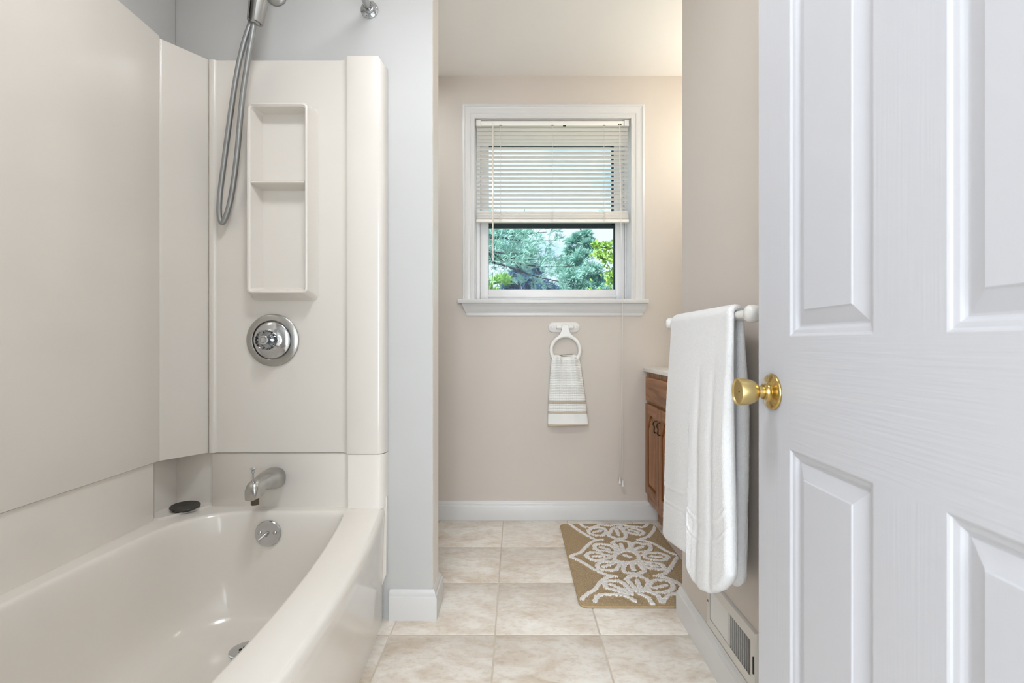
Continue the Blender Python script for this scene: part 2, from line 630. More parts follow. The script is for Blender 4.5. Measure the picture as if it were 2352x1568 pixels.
def baseboard(name, stations, label):
    """stations: (x, y, outward dx, outward dy)"""
    loops = [[(x + dx * t, y + dy * t, z) for t, z in BB] for x, y, dx, dy in stations]
    MB().loft(loops, True, True, True).build(name, 'trim_paint', kind='structure', smooth=True, angle=35, label=label)


baseboard('baseboard_back', [(-1.239, Y_BACK, 0, -1), (0.80, Y_BACK, 0, -1)], 'white baseboard along the back wall under the window')
baseboard('baseboard_partition', [(-0.458, Y_TUBWALL, 0, -1), (X_PART, Y_TUBWALL, 1, -1), (X_PART, 1.905, 1, 1), (-1.2, 1.905, 0, 1)], 'white baseboard wrapping the end of the partition wall')
baseboard('baseboard_right', [(X_RIGHT, 0.22, -1, 0), (X_RIGHT, Y_RIGHT_END, -1, 1), (0.735, Y_RIGHT_END, 0, 1)], 'white baseboard along the right wall beneath the floor register')

# ------------------------------------------------------------------ window
win = thing('window_1', (0.21, Y_BACK, WZ0), kind='structure', label='white double hung window with moulded casing')
CAS = [(0.0, 0.0), (0.0, 0.018), (0.004, 0.020), (0.010, 0.020), (0.013, 0.0165), (0.017, 0.0150), (0.030, 0.0165), (0.042, 0.0140), (0.046, 0.0105), (0.055, 0.0105), (0.058, 0.0130), (0.064, 0.0130), (0.067, 0.010), (0.067, 0.0)]
CX0, CX1, CZ1 = WX0 - 0.067, WX1 + 0.076, WZ1 + 0.078
sc_l, sc_r, sc_t = 1.0, 0.076 / 0.067, 0.078 / 0.067


def casing_loop(px, pz, sx, sz):
    return [(px + w * sx, Y_BACK - d, pz + w * sz) for w, d in CAS]


MB().loft([casing_loop(CX0, WZ0, 1, 0), casing_loop(CX0, CZ1, 1, -sc_t)], True, True, True).build('side_casing', 'trim_paint', win, True, 25)
MB().loft([casing_loop(CX1, WZ0, -sc_r, 0), casing_loop(CX1, CZ1, -sc_r, -sc_t)], True, True, True).build('side_casing', 'trim_paint', win, True, 25)
MB().loft([casing_loop(CX0, CZ1, 1, -sc_t), casing_loop(CX1, CZ1, -sc_r, -sc_t)], True, True, True).build('head_casing', 'trim_paint', win, True, 25)
MB().box(-0.3267, 0.7405, 2.715, 2.88, WZ0 - 0.022, WZ0, 0.004, seg=3).build('window_stool', 'trim_paint', win, True)
APR = [(1.223, 0.034, 0.0), (1.219, 0.034, 0.0), (1.212, 0.030, 0.003), (1.205, 0.027, 0.005), (1.196, 0.024, 0.008), (1.185, 0.018, 0.013), (1.177, 0.013, 0.018), (1.174, 0.013, 0.019), (1.172, 0.010, 0.021), (1.158, 0.009, 0.024), (1.154, 0.006, 0.025)]
loops = []
for z, d, ins in APR:
    xa, xb = -0.303 + ins, 0.740 - ins
    loops.append([(xa, Y_BACK, z), (xa, Y_BACK - d, z), (xb, Y_BACK - d, z), (xb, Y_BACK, z)])
MB().loft(loops, True, True, True).build('window_apron', 'trim_paint', win, True, 25)
m = MB()
m.box(WX0 - 0.012, WX0, 2.772, 2.97, WZ0, WZ1 + 0.012)
m.box(WX1, WX1 + 0.012, 2.772, 2.97, WZ0, WZ1 + 0.012)
m.box(WX0, WX1, 2.772, 2.97, WZ1, WZ1 + 0.012)
m.box(WX0, WX1, 2.88, 2.97, WZ0 - 0.022, WZ0)
m.build('jamb', 'vinyl_white', win)
m = MB()
m.box(WX0, -0.211, 2.875, 2.96, WZ0, WZ1, 0.002)
m.box(0.643, WX1, 2.875, 2.96, WZ0, WZ1, 0.002)
m.build('side_track', 'vinyl_white', win)


def sash(name, x0, x1, z0, z1, y0, y1, gx0, gx1, gz0, gz1):
    s = thing(name, ((x0 + x1) / 2, y0, z0))
    WORLD[s.name] = Vector(((x0 + x1) / 2, y0, z0))
    s.parent = win
    s.location = WORLD[s.name] - WORLD[win.name]
    MB().box(x0, gx0, y0, y1, z0, z1, 0.003).build('stile', 'vinyl_white', s, True)
    MB().box(gx1, x1, y0, y1, z0, z1, 0.003).build('stile', 'vinyl_white', s, True)
    MB().box(gx0, gx1, y0 + 0.001, y1, z0, gz0, 0.003).build('rail', 'vinyl_white', s, True)
    MB().box(gx0, gx1, y0 + 0.001, y1, gz1, z1, 0.003).build('rail', 'vinyl_white', s, True)
    MB().box(gx0, gx1, (y0 + y1) / 2 - 0.002, (y0 + y1) / 2 + 0.002, gz0, gz1).build('pane', 'pane_glass', s)
    return s


s1 = sash('lower_sash', -0.2105, 0.6425, WZ0, 1.757, 2.885, 2.918, -0.1620, 0.5915, 1.318, 1.716)
MB().box(-0.165, 0.598, 2.878, 2.886, 1.272, 1.284, 0.002).build('lift_rail', 'vinyl_white', s1, True)
sash('upper_sash', -0.2105, 0.6425, 1.730, WZ1, 2.922, 2.950, -0.1630, 0.5900, 1.762, 2.200)
m = MB()
m.box(-0.190, -0.1655, 2.985, 3.0, 1.23, 2.25)
m.box(0.5965, 0.632, 2.985, 3.0, 1.23, 1.72)
m.box(0.5845, 0.632, 2.985, 3.0, 1.72, 2.25)
m.box(-0.1655, 0.5965, 2.985, 3.0, 2.203, 2.25)
m.box(-0.1655, 0.5965, 2.985, 3.0, 1.703, 1.738)
m.box(-0.1655, 0.5965, 2.985, 3.0, 1.23, 1.262)
m.build('storm_frame', 'dark_frame', win, label='dark outer frame behind the glass')

# ------------------------------------------------------------------ door
DH = Vector((0.4692, 0.215, 0.0))
d_dir = Vector((0.4875 - 0.4692, 0.98 - 0.215, 0)).normalized()
d_nrm = Vector((-d_dir.y, d_dir.x, 0))       # towards the room (-x)
DW = 0.766


def dpt(s, z, d):
    """s measured from the free edge, d = depth below the visible face"""
    p = DH + d_dir * (DW - s) - d_nrm * d
    return (p.x, p.y, z)


door = thing('door_1', tuple(DH), kind='structure', label='white six panel door standing open, brass knob')


def door_block(name, s0, s1, z0, z1, mat):
    v = [dpt(s, z, d) for d in (0, 0.035) for s, z in ((s0, z0), (s1, z0), (s1, z1), (s0, z1))]
    f = [(0, 1, 2, 3), (7, 6, 5, 4), (0, 4, 5, 1), (1, 5, 6, 2), (2, 6, 7, 3), (3, 7, 4, 0)]
    MB().add(v, f).build(name, mat, door)


SC = [0.0, 0.115, 0.325, 0.440, 0.651, 0.766]
ZR = [0.012, 0.245, 0.813, 1.012, 1.660, 1.765, 1.925, 2.040]
door_block('stile', SC[0], SC[1], ZR[0], ZR[7], 'door_paint_vertical')
door_block('stile', SC[4], SC[5], ZR[0], ZR[7], 'door_paint_vertical')
for a in (0, 2, 4, 6):
    door_block('rail', SC[1], SC[4], ZR[a], ZR[a + 1], 'door_paint_horizontal')
PROF = [(0.0, 0.0), (0.0025, 0.0012), (0.0045, 0.0034), (0.0080, 0.0042), (0.0110, 0.0050), (0.0140, 0.0076), (0.0165, 0.0092), (0.0195, 0.0092), (0.0430, 0.0018), (0.0450, 0.0002)]
for a in (1, 3, 5):
    door_block('mullion', SC[2], SC[3], ZR[a], ZR[a + 1], 'door_paint_vertical')
    for s0, s1 in ((SC[1], SC[2]), (SC[3], SC[4])):
        loops = [[dpt(s, z, d) for s, z in ((s0 + w, ZR[a] + w), (s1 - w, ZR[a] + w), (s1 - w, ZR[a + 1] - w), (s0 + w, ZR[a + 1] - w))] for w, d in PROF]
        loops.insert(0, [dpt(s, z, 0.03) for s, z in ((s0, ZR[a]), (s1, ZR[a]), (s1, ZR[a + 1]), (s0, ZR[a + 1]))])
        MB().loft(loops, True, True, True).build('door_panel', 'door_paint_smooth', door)
# knob
kp = Vector(dpt(0.055, 0.908, 0.0))
knob = MB().lathe([(0.0, 0.0), (0.0345, 0.0), (0.0350, 0.002), (0.0335, 0.0045), (0.0300, 0.0062), (0.0200, 0.0085), (0.0160, 0.0110), (0.0145, 0.0145), (0.0142, 0.0185), (0.0130, 0.0190)], kp, d_nrm, 56).build('door_knob', 'brass', door, True, 50, label='polished brass knob with round rose')
MB().lathe([(0.0105, 0.017), (0.0112, 0.019), (0.0112, 0.0275), (0.0125, 0.0285)], kp, d_nrm, 40).build('neck', 'brushed_brass', knob, True)
MB().lathe([(0.012, 0.028), (0.0150, 0.0300), (0.0195, 0.0345), (0.0232, 0.0420), (0.0252, 0.0520), (0.0258, 0.0640), (0.0252, 0.0660), (0.0238, 0.0668), (0.0225, 0.0655), (0.0215, 0.0640), (0.012, 0.0625), (0.0, 0.0622)], kp, d_nrm, 56).build('handle', 'brushed_brass', knob, True, 35)
MB().lathe([(0.0, 0.0615), (0.0016, 0.0615), (0.0016, 0.0630), (0.0, 0.0630)], kp, d_nrm, 12).build('privacy_hole', 'dark_hole', knob)

# ------------------------------------------------------------------ bathtub
tub = thing('bathtub', (-0.82, 0.985, 0), 'almond bathtub with bowed front apron beside the partition wall', 'bathtub')
ZT = 0.415
XB, YF, YN = -1.190, 1.750, 0.235


def tub_outer(z, ins, base, bow):
    return [(x, y, z) for x, y in rrect(XB - 0.03, base - ins, YN, YF + 0.015, (0.004, 0.004, 0.004, 0.004), 6, 28, bow_r=bow)]


def tub_inner(z, ins, insf=None):
    f = ins if insf is None else insf
    cl = lambda r: min(r, 0.45 * (0.497 - 2 * ins))
    return [(x, y, z) for x, y in rrect(-1.093 + ins, -0.596 - ins, 0.31 + ins * 2.2, 1.693 - f,
                                        (cl(0.12 + ins * .3), cl(0.03 + ins * 0.8), cl(0.16 + ins * .2), cl(0.16 + ins * .3)), 6, 28, bow_r=0.070, bow_l=0.052)]


loops = [
    tub_outer(0.0, 0.0, -0.482, 0.030), tub_outer(0.02, 0.0, -0.481, 0.031), tub_outer(0.20, 0.0, -0.479, 0.046), tub_outer(0.34, 0.0, -0.475, 0.060),
    tub_outer(0.385, 0.0, -0.472, 0.068), tub_outer(0.399, 0.0015, -0.472, 0.069), tub_outer(0.4075, 0.0055, -0.472, 0.069), tub_outer(0.4125, 0.011, -0.472, 0.069), tub_outer(0.4145, 0.018, -0.472, 0.069),
    tub_outer(0.4150, 0.045, -0.472, 0.069), tub_outer(0.4165, 0.049, -0.472, 0.069),
    tub_inner(0.4172, -0.010), tub_inner(0.4160, -0.0045), tub_inner(0.4120, -0.0008), tub_inner(0.406, 0.0015), tub_inner(0.396, 0.004),
    tub_inner(0.33, 0.012, 0.010), tub_inner(0.22, 0.024, 0.020), tub_inner(0.14, 0.038, 0.034), tub_inner(0.095, 0.058, 0.055), tub_inner(0.072, 0.085, 0.085),
    tub_inner(0.062, 0.125, 0.12), tub_inner(0.058, 0.18, 0.17), tub_inner(0.057, 0.215, 0.2)]
body = MB().loft(loops, True, True, True).build('basin', 'almond_tub', tub, True, 60)
# integral upstand walls with a corner soap ledge
up = [(-1.236, 0.235), (-1.190, 0.235), (-1.190, 1.600), (-1.193, 1.612), (-1.202, 1.617), (-1.226, 1.620), (-1.226, 1.766), (-1.092, 1.766), (-1.0895, 1.752), (-1.086, 1.748), (-0.618, 1.748),
      (-0.607, 1.745), (-0.600, 1.736), (-0.594, 1.728), (-0.487, 1.728), (-0.478, 1.731), (-0.471, 1.739), (-0.4665, 1.752), (-0.4640, 1.774), (-1.236, 1.774)]
MB().prism(up, 'z', 0.413, 0.607).build('upstand', 'almond_tub', tub, True, 50)
led = [(-1.226, 1.612), (-1.182, 1.606), (-1.176, 1.609), (-1.090, 1.738), (-1.089, 1.748), (-1.092, 1.766), (-1.226, 1.766)]
MB().prism(led, 'z', 0.41, 0.424).build('soap_ledge', 'almond_tub', tub, True, 50)
# end flange of the apron, ending above the floor
fl = [(-0.486, 0.45), (-0.486, 0.10), (-0.481, 0.125), (-0.474, 0.152), (-0.4655, 0.172), (-0.4640, 0.45)]
MB().prism(fl, 'y', 1.752, 1.774).build('end_flange', 'almond_tub', tub, True, 50)
ovc = (-0.853, 1.684, 0.346)
ov_ax = Vector((0, -1, 0.06)).normalized()
ov = MB().lathe([(0, 0.0), (0.0440, 0.0), (0.0440, 0.0055), (0.0420, 0.0075), (0.0, 0.0085)], ovc, ov_ax, 48).build('overflow_plate', 'chrome', tub, True, 35)
for dx in (-0.026, 0.026):
    c = Vector(ovc) + Vector((dx, 0, 0.003)) + ov_ax * 0.008
    MB().lathe([(0, 0), (0.0065, 0), (0.0060, 0.0025), (0.003, 0.0042), (0, 0.0045)], c, ov_ax, 20).build('screw', 'chrome', ov, True, 50)
c = Vector(ovc) + ov_ax * 0.007
MB().tube(spline([c + Vector((0.0, 0, 0.002)), c + Vector((-0.002, -0.010, 0.001)), c + Vector((-0.010, -0.020, -0.006)), c + Vector((-0.016, -0.027, -0.012))], 5), [0.0055] * 10 + [0.0050] * 5 + [0.0056], 12).build('trip_lever', 'chrome', ov, True, 50)
dr = MB().lathe([(0.0, 0.0), (0.0445, 0.0), (0.0445, 0.0022), (0.0400, 0.0040), (0.0280, 0.0026), (0.0, 0.0016)], (-0.832, 1.50, 0.0575), (0, 0, 1), 44).build('drain', 'chrome', tub, True, 40)
for k in range(7):
    a = k / 6 * 2 * math.pi
    rr = 0.0 if k == 6 else 0.014
    MB().lathe([(0, 0), (0.0048, 0), (0.0048, 0.0012), (0, 0.0012)], (-0.832 + rr * math.cos(a), 1.50 + rr * math.sin(a), 0.0594), (0, 0, 1), 14).build('drain_hole', 'dark_hole', dr)

# ------------------------------------------------------------------ tub surround
sur = thing('tub_surround', (-1.15, 1.6, 0.609), 'glossy almond tub surround of tall wall panels with moulded caddy', 'surround')
ZS0, ZS1 = 0.6095, 2.014
lp = [(-1.236, 0.235), (-1.184, 0.235), (-1.184, 1.618), (-1.1855, 1.626), (-1.190, 1.632), (-1.236, 1.632)]
MB().prism(lp, 'z', ZS0, ZS1 + 0.006).build('side_panel', 'almond_panel', sur, True, 45)
cp = [(-1.1895, 1.6225), (-1.1825, 1.6250), (-1.1795, 1.629), (-1.1015, 1.7400), (-1.0985, 1.747), (-1.099, 1.772), (-1.232, 1.772), (-1.232, 1.633), (-1.1895, 1.633)]
MB().prism(cp, 'z', ZS0, ZS1 - 0.002).build('corner_panel', 'almond_panel', sur, True, 45)
ep = [(-1.0978, 1.772), (-1.0978, 1.748), (-1.0945, 1.7415), (-1.0900, 1.7385), (-1.0800, 1.7385), (-1.0750, 1.7405), (-1.0710, 1.7440), (-1.0660, 1.745), (-0.622, 1.745), (-0.6115, 1.7425), (-0.6035, 1.7355), (-0.5975, 1.7275),
      (-0.5935, 1.725), (-0.4880, 1.725), (-0.4790, 1.7280), (-0.4715, 1.7370), (-0.4665, 1.7500), (-0.4640, 1.772)]
m = MB()
# top edge steps up over the right-hand column
n = len(ep)
tops = []
for x, y in ep:
    if x > -0.6:
        zt = ZS1
    elif x > -0.625:
        zt = ZS1 - 0.004
    else:
        zt = ZS1 - 0.004
    if x > -0.475:
        zt = ZS1 - 0.022
    elif x > -0.482:
        zt = ZS1 - 0.010
    tops.append(zt)
v = [(x, y, ZS0) for x, y in ep] + [(x, y, tops[i]) for i, (x, y) in enumerate(ep)]
f = [tuple(range(n)), tuple(range(2 * n - 1, n - 1, -1))] + [((i + 1) % n, i, i + n, (i + 1) % n + n) for i in range(n)]
m.add(v, f)
m.build('end_panel', 'almond_panel', sur, True, 45)


def rr_xz(x0, x1, z0, z1, r, y):
    return [(a, y, b) for a, b in rrect(x0, x1, z0, z1, (r, r, r, r), 6, 2)]


NY = 1.686
loops = [rr_xz(-0.945, -0.706, 1.150, 1.840, 0.020, 1.7445), rr_xz(-0.938, -0.712, 1.160, 1.836, 0.018, 1.735), rr_xz(-0.9315, -0.7195, 1.170, 1.8325, 0.016, NY + 0.008), rr_xz(-0.9300, -0.7210, 1.1725, 1.8310, 0.015, NY + 0.002), rr_xz(-0.9270, -0.7240, 1.1755, 1.8280, 0.013, NY),
         rr_xz(-0.9235, -0.7270, 1.1790, 1.8245, 0.012, NY), rr_xz(-0.9215, -0.7285, 1.1808, 1.8225, 0.011, NY + 0.003), rr_xz(-0.9185, -0.7300, 1.1830, 1.8195, 0.010, NY + 0.004), rr_xz(-0.9165, -0.7310, 1.1845, 1.8175, 0.009, NY + 0.010),
         rr_xz(-0.9060, -0.7400, 1.192, 1.8165, 0.008, 1.734), rr_xz(-0.9020, -0.7450, 1.195, 1.8120, 0.006, 1.7400)]
cad = MB().loft(loops, True, True, True).build('caddy', 'almond_panel', sur, True, 40)
sh = [(NY + 0.004, 1.5535), (NY + 0.001, 1.5555), (NY + 0.001, 1.5600), (NY + 0.004, 1.5620), (1.741, 1.5640), (1.741, 1.5430), (NY + 0.010, 1.5525)]
MB().prism(sh, 'x', -0.9155, -0.7315).build('caddy_shelf', 'almond_panel', cad, True, 40)

# ------------------------------------------------------------------ shower fixtures
XF = -0.867
val = thing('shower_valve', (XF, 1.745, 1.011), 'round chrome shower valve with clear knob below the caddy', 'valve')
VC = (XF, 1.7452, 1.011)
MB().lathe([(0, 0), (0.0925, 0), (0.0935, 0.003), (0.0925, 0.0065), (0.0880, 0.0095), (0.0705, 0.0125), (0.0690, 0.0115), (0.0675, 0.0060), (0.0640, 0.0050), (0.0, 0.005)], VC, (0, -1, 0), 72).build('escutcheon', 'worn_chrome', val, True, 30)
MB().lathe([(0, 0.004), (0.0640, 0.004), (0.0645, 0.0105), (0.0625, 0.0125), (0.0450, 0.0160), (0.0300, 0.0215), (0.0250, 0.026), (0.0, 0.026)], VC, (0, -1, 0), 72).build('dome', 'chrome', val, True, 40)
prof = []
kn = MB()
lo = []
for r, h in ((0.020, 0.024), (0.0300, 0.030), (0.0345, 0.045), (0.0330, 0.060), (0.0240, 0.066), (0.016, 0.066)):
    lo.append([(VC[0] + r * (1 + 0.035 * math.cos(20 * a)) * math.cos(a), VC[1] - h, VC[2] + r * (1 + 0.035 * math.cos(20 * a)) * math.sin(a)) for a in [2 * math.pi * q / 100 for q in range(100)]])
kn.loft(lo, True, True, True).build('clear_knob', 'acrylic', val, True, 40)
MB().lathe([(0, 0.026), (0.012, 0.026), (0.012, 0.064), (0.0158, 0.066), (0.0158, 0.0695), (0.0145, 0.0705), (0.0105, 0.0700), (0.0100, 0.0690), (0.0095, 0.0700), (0.0, 0.0710)], VC, (0, -1, 0), 40).build('cap', 'chrome', val, True, 35)

sp = thing('tub_spout', (XF, 1.748, 0.52), 'worn chrome tub spout with diverter pull above the tub', 'spout')
SX = -0.861
sec = [(1.7478, 0.0375, 0.0365, 0.520), (1.742, 0.0385, 0.0375, 0.520), (1.725, 0.0380, 0.0365, 0.521), (1.700, 0.0345, 0.0330, 0.524), (1.670, 0.0290, 0.0290, 0.527), (1.645, 0.0250, 0.0265, 0.526), (1.625, 0.0232, 0.0280, 0.522), (1.608, 0.0225, 0.0300, 0.519), (1.595, 0.0215, 0.0290, 0.516), (1.585, 0.0195, 0.0255, 0.511), (1.580, 0.0165, 0.0200, 0.505)]
loops = []
for y, hx, hz, zc in sec:
    l = []
    for q in range(28):
        a = 2 * math.pi * q / 28
        e = 0.8
        ca, sa = math.cos(a), math.sin(a)
        xx = math.copysign(abs(ca) ** e, ca) * hx
        zz = math.copysign(abs(sa) ** e, sa) * hz
        if y < 1.64:
            zlow = 0.489
            z = zc + zz if zz > 0 else zc + (zlow - zc) * min(1, abs(sa) ** 0.35)
        else:
            z = zc + zz
        l.append((SX + xx, y, z))
    loops.append(l)
MB().loft(loops, True, True, True).build('body', 'worn_chrome', sp, True, 50)
MB().lathe([(0.0032, 0.545), (0.0032, 0.575), (0.0052, 0.577), (0.0052, 0.582), (0.0034, 0.584), (0.0085, 0.5885), (0.0092, 0.5905), (0.0075, 0.592), (0, 0.592)], (SX, 1.600, 0), (0, 0, 1), 24).build('diverter', 'chrome', sp, True, 40)
hx = [(SX + 0.004 + 0.0125 * math.cos(math.radians(60 * k + 20)), 1.604 + 0.0125 * math.sin(math.radians(60 * k + 20))) for k in range(6)]
MB().prism(hx, 'z', 0.470, 0.493).build('outlet', 'dark_metal', sp)

shw = thing('hand_shower', (XF, 1.776, 1.4), 'hand shower in wall bracket with long grey metal hose', 'shower')
FZ = 2.258
MB().lathe([(0, 0), (0.0345, 0), (0.0350, 0.002), (0.0335, 0.006), (0.0270, 0.011), (0.0165, 0.014), (0.0135, 0.015), (0, 0.015)], (XF, Y_TUBWALL, FZ), (0, -1, 0), 40).build('wall_flange', 'satin_grey', shw, True, 40)
MB().tube(spline([(XF, 1.765, FZ), (XF, 1.73, FZ + 0.004), (XF + 0.001, 1.69, FZ - 0.006), (XF + 0.002, 1.655, FZ - 0.035), (XF + 0.003, 1.635, FZ - 0.075)], 6), 0.0105, 16).build('arm', 'satin_grey', shw, True)
bc = Vector((-0.8655, 1.632, 2.108))
hd = Vector((0.22, -0.10, 0.97)).normalized()
hxv = Vector((1, 0, -0.22)).normalized()
hyv = hd.cross(hxv).normalized()
lo = []
for t, r in ((-0.036, 0.0235), (-0.034, 0.0250), (0.030, 0.0290), (0.040, 0.0290)):
    lo.append([bc + hd * t + (hxv * math.cos(a) + hyv * math.sin(a)) * r for a in [math.radians(-68 + 316 * q / 30) for q in range(31)]])
lo2 = []
for t, r in ((0.040, 0.0215), (0.030, 0.0215), (-0.034, 0.0165), (-0.036, 0.0165)):
    lo2.append([bc + hd * t + (hxv * math.cos(a) + hyv * math.sin(a)) * r for a in [math.radians(-68 + 316 * q / 30) for q in range(31)]])
MB().loft(lo + lo2 + [lo[0]], False).build('bracket', 'satin_grey', shw, True, 40)
hs = [bc + hd * t for t in (-0.040, -0.038, 0.0, 0.06, 0.12, 0.17, 0.21)]
MB().tube(hs, [0.0130, 0.0150, 0.0160, 0.0205, 0.0185, 0.0190, 0.028], 24).build('handle', 'satin_grey', shw, True, 60)
hc = bc + hd * 0.235
MB().lathe([(0, 0.0), (0.03, 0.0), (0.045, -0.012), (0.046, -0.03), (0.040, -0.036), (0, -0.038)], hc, Vector((0.1, 0.85, 0.45)), 40).build('spray_head', 'satin_grey', shw, True, 40)


def wp(px, py, Y):
    return ((px - 1185) * Y / 1122.0, Y, 1.0 + (788 - py) * Y / 1122.0)


hose = [wp(587, 34, 1.636), wp(580, 75, 1.640), wp(571, 130, 1.650), wp(560, 200, 1.664), wp(552, 270, 1.676), wp(546, 340, 1.688), wp(537, 415, 1.700), wp(526, 475, 1.708), wp(511, 511, 1.712), wp(503.5, 490, 1.708), wp(506, 440, 1.702), wp(515, 370, 1.694), wp(525, 295, 1.682), wp(535, 225, 1.668), wp(546, 160, 1.656), wp(560, 100, 1.646), wp(576, 52, 1.642), wp(592, 0, 1.650), wp(598, -30, 1.652)]
MB().tube(spline(hose, 14), 0.0088, 14).build('hose', 'hose_metal', shw, True, 60)

rod = thing('shower_rod', (-0.532, 1.0, 2.2), 'round metal shower curtain rod on a chrome wall flange', 'rod')
RC = (-0.532, Y_TUBWALL, 2.211)
fl = MB().lathe([(0, 0), (0.0315, 0), (0.0325, 0.0015), (0.0315, 0.004), (0.0250, 0.0065), (0.0205, 0.0100), (0.0190, 0.020), (0.0170, 0.0205), (0.0160, 0.019), (0, 0.019)], RC, (0, -1, 0), 48).build('wall_flange', 'chrome', rod, True, 35)
for a in (10, 130, 250):
    c = Vector(RC) + Vector((0.0265 * math.cos(math.radians(a)), -0.005, 0.0265 * math.sin(math.radians(a))))
    MB().lathe([(0, 0), (0.0042, 0), (0.0034, 0.0022), (0, 0.003)], c, (0, -1, 0), 16).build('screw', 'chrome', fl, True, 50)
MB().tube([(-0.532, 1.768, 2.211), (-0.532, 0.225, 2.211)], 0.0128, 24).build('rod_tube', 'worn_chrome', rod, True)
MB().lathe([(0, 0), (0.032, 0), (0.031, 0.004), (0.019, 0.010), (0.018, 0.02), (0, 0.02)], (-0.532, 0.215, 2.211), (0, 1, 0), 32).build('wall_flange', 'chrome', rod, True, 35)

st = thing('drain_stopper', (-1.150, 1.700, 0.424), 'flat black rubber drain stopper lying on the tub corner ledge', 'stopper')
ax = Vector((0.05, -0.05, 1)).normalized()
MB().lathe([(0, 0), (0.034, 0), (0.042, 0.006), (0.0455, 0.0085), (0.0460, 0.0105), (0.0440, 0.0125), (0.0405, 0.0120), (0.0385, 0.0105), (0, 0.0100)], (-1.150, 1.698, 0.4245), ax, 48).build('disc', 'black_rubber', st, True, 40)

# ------------------------------------------------------------------ mini blind
bl = thing('mini_blind', (0.21, 2.79, 1.72), 'white mini blind half raised in the window', 'blind')
BX0, BX1, BY = -0.226, 0.643, 2.790


def zb(py, Y=2.790):
    return 1.0 + (788 - py) * Y / 1122.0


hr = MB().box(BX0 + 0.002, BX1 - 0.002, BY - 0.0125, BY + 0.0125, 2.236, 2.2645, 0.0015).build('headrail', 'blind_slat', bl, True)
for x0, x1 in ((BX0, BX0 + 0.026), (BX1 - 0.026, BX1)):
    MB().box(x0, x1, BY - 0.019, BY + 0.014, 2.232, 2.268, 0.002).build('bracket', 'white_plastic', bl, True)
for x in (-0.088, 0.208, 0.502):
    MB().box(x - 0.006, x + 0.006, BY - 0.0145, BY - 0.008, 2.2365, 2.2405, 0.001).build('cord_plug', 'register_dark', hr)
MB().box(0.268, 0.284, BY - 0.0145, BY - 0.008, 2.2330, 2.2385, 0.001).build('cord_plug', 'register_dark', hr)
MB().box(0.582, 0.600, BY - 0.016, BY - 0.008, 2.2400, 2.2465, 0.001).build('cord_lock', 'dark_metal', hr)


def slat_mesh(tilt, x0=BX0 + 0.003, x1=BX1 - 0.003):
    lo = []
    for x in (x0, x1):
        pts = []
        for s in (1, -1):
            for k in range(5):
                w = -0.0125 + 0.025 * (k if s == 1 else 4 - k) / 4
                cr = 0.0014 * (1 - (w / 0.0125) ** 2) + s * 0.00025
                y = w * math.cos(tilt) + cr * math.sin(tilt)
                z = -w * math.sin(tilt) + cr * math.cos(tilt)
                pts.append((x, BY + y, z))
        lo.append(pts)
    return MB().loft(lo, True, True, True)


slat_a = slat_b = slat_c = None
mid = [352 + 9.65 * k for k in range(14)]
topz = [298, 306.5, 315, 323.5, 331.5, 342]
for py in topz:
    z = zb(py)
    if slat_a is None:
        mm_ = slat_mesh(math.radians(19)); mm_.v = [(a, b, c + z) for a, b, c in mm_.v]
        slat_a = mm_.build('slat', 'blind_slat', bl, True, 60, origin=(0.21, BY, z))
    else:
        share(slat_a, 'slat', (0.21, BY, z), bl)
for i, py in enumerate(mid):
    z = zb(py)
    if slat_b is None:
        mm_ = slat_mesh(math.radians(16)); mm_.v = [(a, b, c + z) for a, b, c in mm_.v]
        slat_b = mm_.build('slat', 'blind_slat', bl, True, 60, origin=(0.21, BY, z))
    else:
        o = share(slat_b, 'slat', (0.21, BY, z), bl)
        o.rotation_euler = (0, random.uniform(-0.0012, 0.0008), 0)
for i in range(12):
    z = zb(503.5) + 0.0012 + i * 0.00355
    if slat_c is None:
        slat_c = MB().box(BX0 + 0.003, BX1 - 0.003, BY - 0.0125, BY + 0.0125, z, z + 0.0027, 0.0008, seg=1).build('slat', 'blind_slat', bl, True, 40, origin=(0.21, BY, z))
    else:
        share(slat_c, 'slat', (0.21, BY + random.uniform(-0.0010, 0.0010), z), bl)
MB().box(BX0, BX1, BY - 0.0135, BY + 0.0135, zb(511), zb(503.8), 0.003, seg=3).build('bottom_rail', 'blind_slat', bl, True)
for x in (-0.088, 0.208, 0.502):
    MB().tube([(x, BY - 0.0138, 2.238), (x, BY - 0.0138, zb(505))], 0.0007, 6).build('ladder_cord', 'cord', bl)
    MB().tube([(x + 0.001, BY + 0.0138, 2.238), (x + 0.001, BY + 0.0138, zb(505))], 0.0007, 6).build('ladder_cord', 'cord', bl)
    pts = []
    for k in range(26):
        a = k * 1.7
        pts.append((x + 0.008 * math.cos(a) * random.uniform(0.4, 1.2), BY - 0.0165 - 0.002 * random.random(), zb(510.5) + 0.056 * (k / 26) + 0.005 * math.sin(a * 1.3)))
    MB().tube(spline(pts, 3), 0.0008, 5).build('bunched_cord', 'cord', bl, True)
wd = [(-0.1345, BY - 0.016, 2.244), (-0.1325, BY - 0.019, 2.250), (-0.1308, BY - 0.022, 2.243), (-0.1306, BY - 0.024, 2.225)]
wand = MB().tube(spline(wd, 5), 0.0012, 8).build('wand_hook', 'white_plastic', bl, True)
hexr = [(0.0040 * math.cos(math.radians(60 * k)), 0.0040 * math.sin(math.radians(60 * k))) for k in range(6)]
MB().prism([(-0.1306 + a, BY - 0.026 + b) for a, b in hexr], 'z', 1.478, 2.226).build('tilt_wand', 'wand', bl)
MB().prism([(-0.1306 + a * 1.25, BY - 0.026 + b * 1.25) for a, b in hexr], 'z', 1.468, 1.482).build('wand_tip', 'white_plastic', bl)
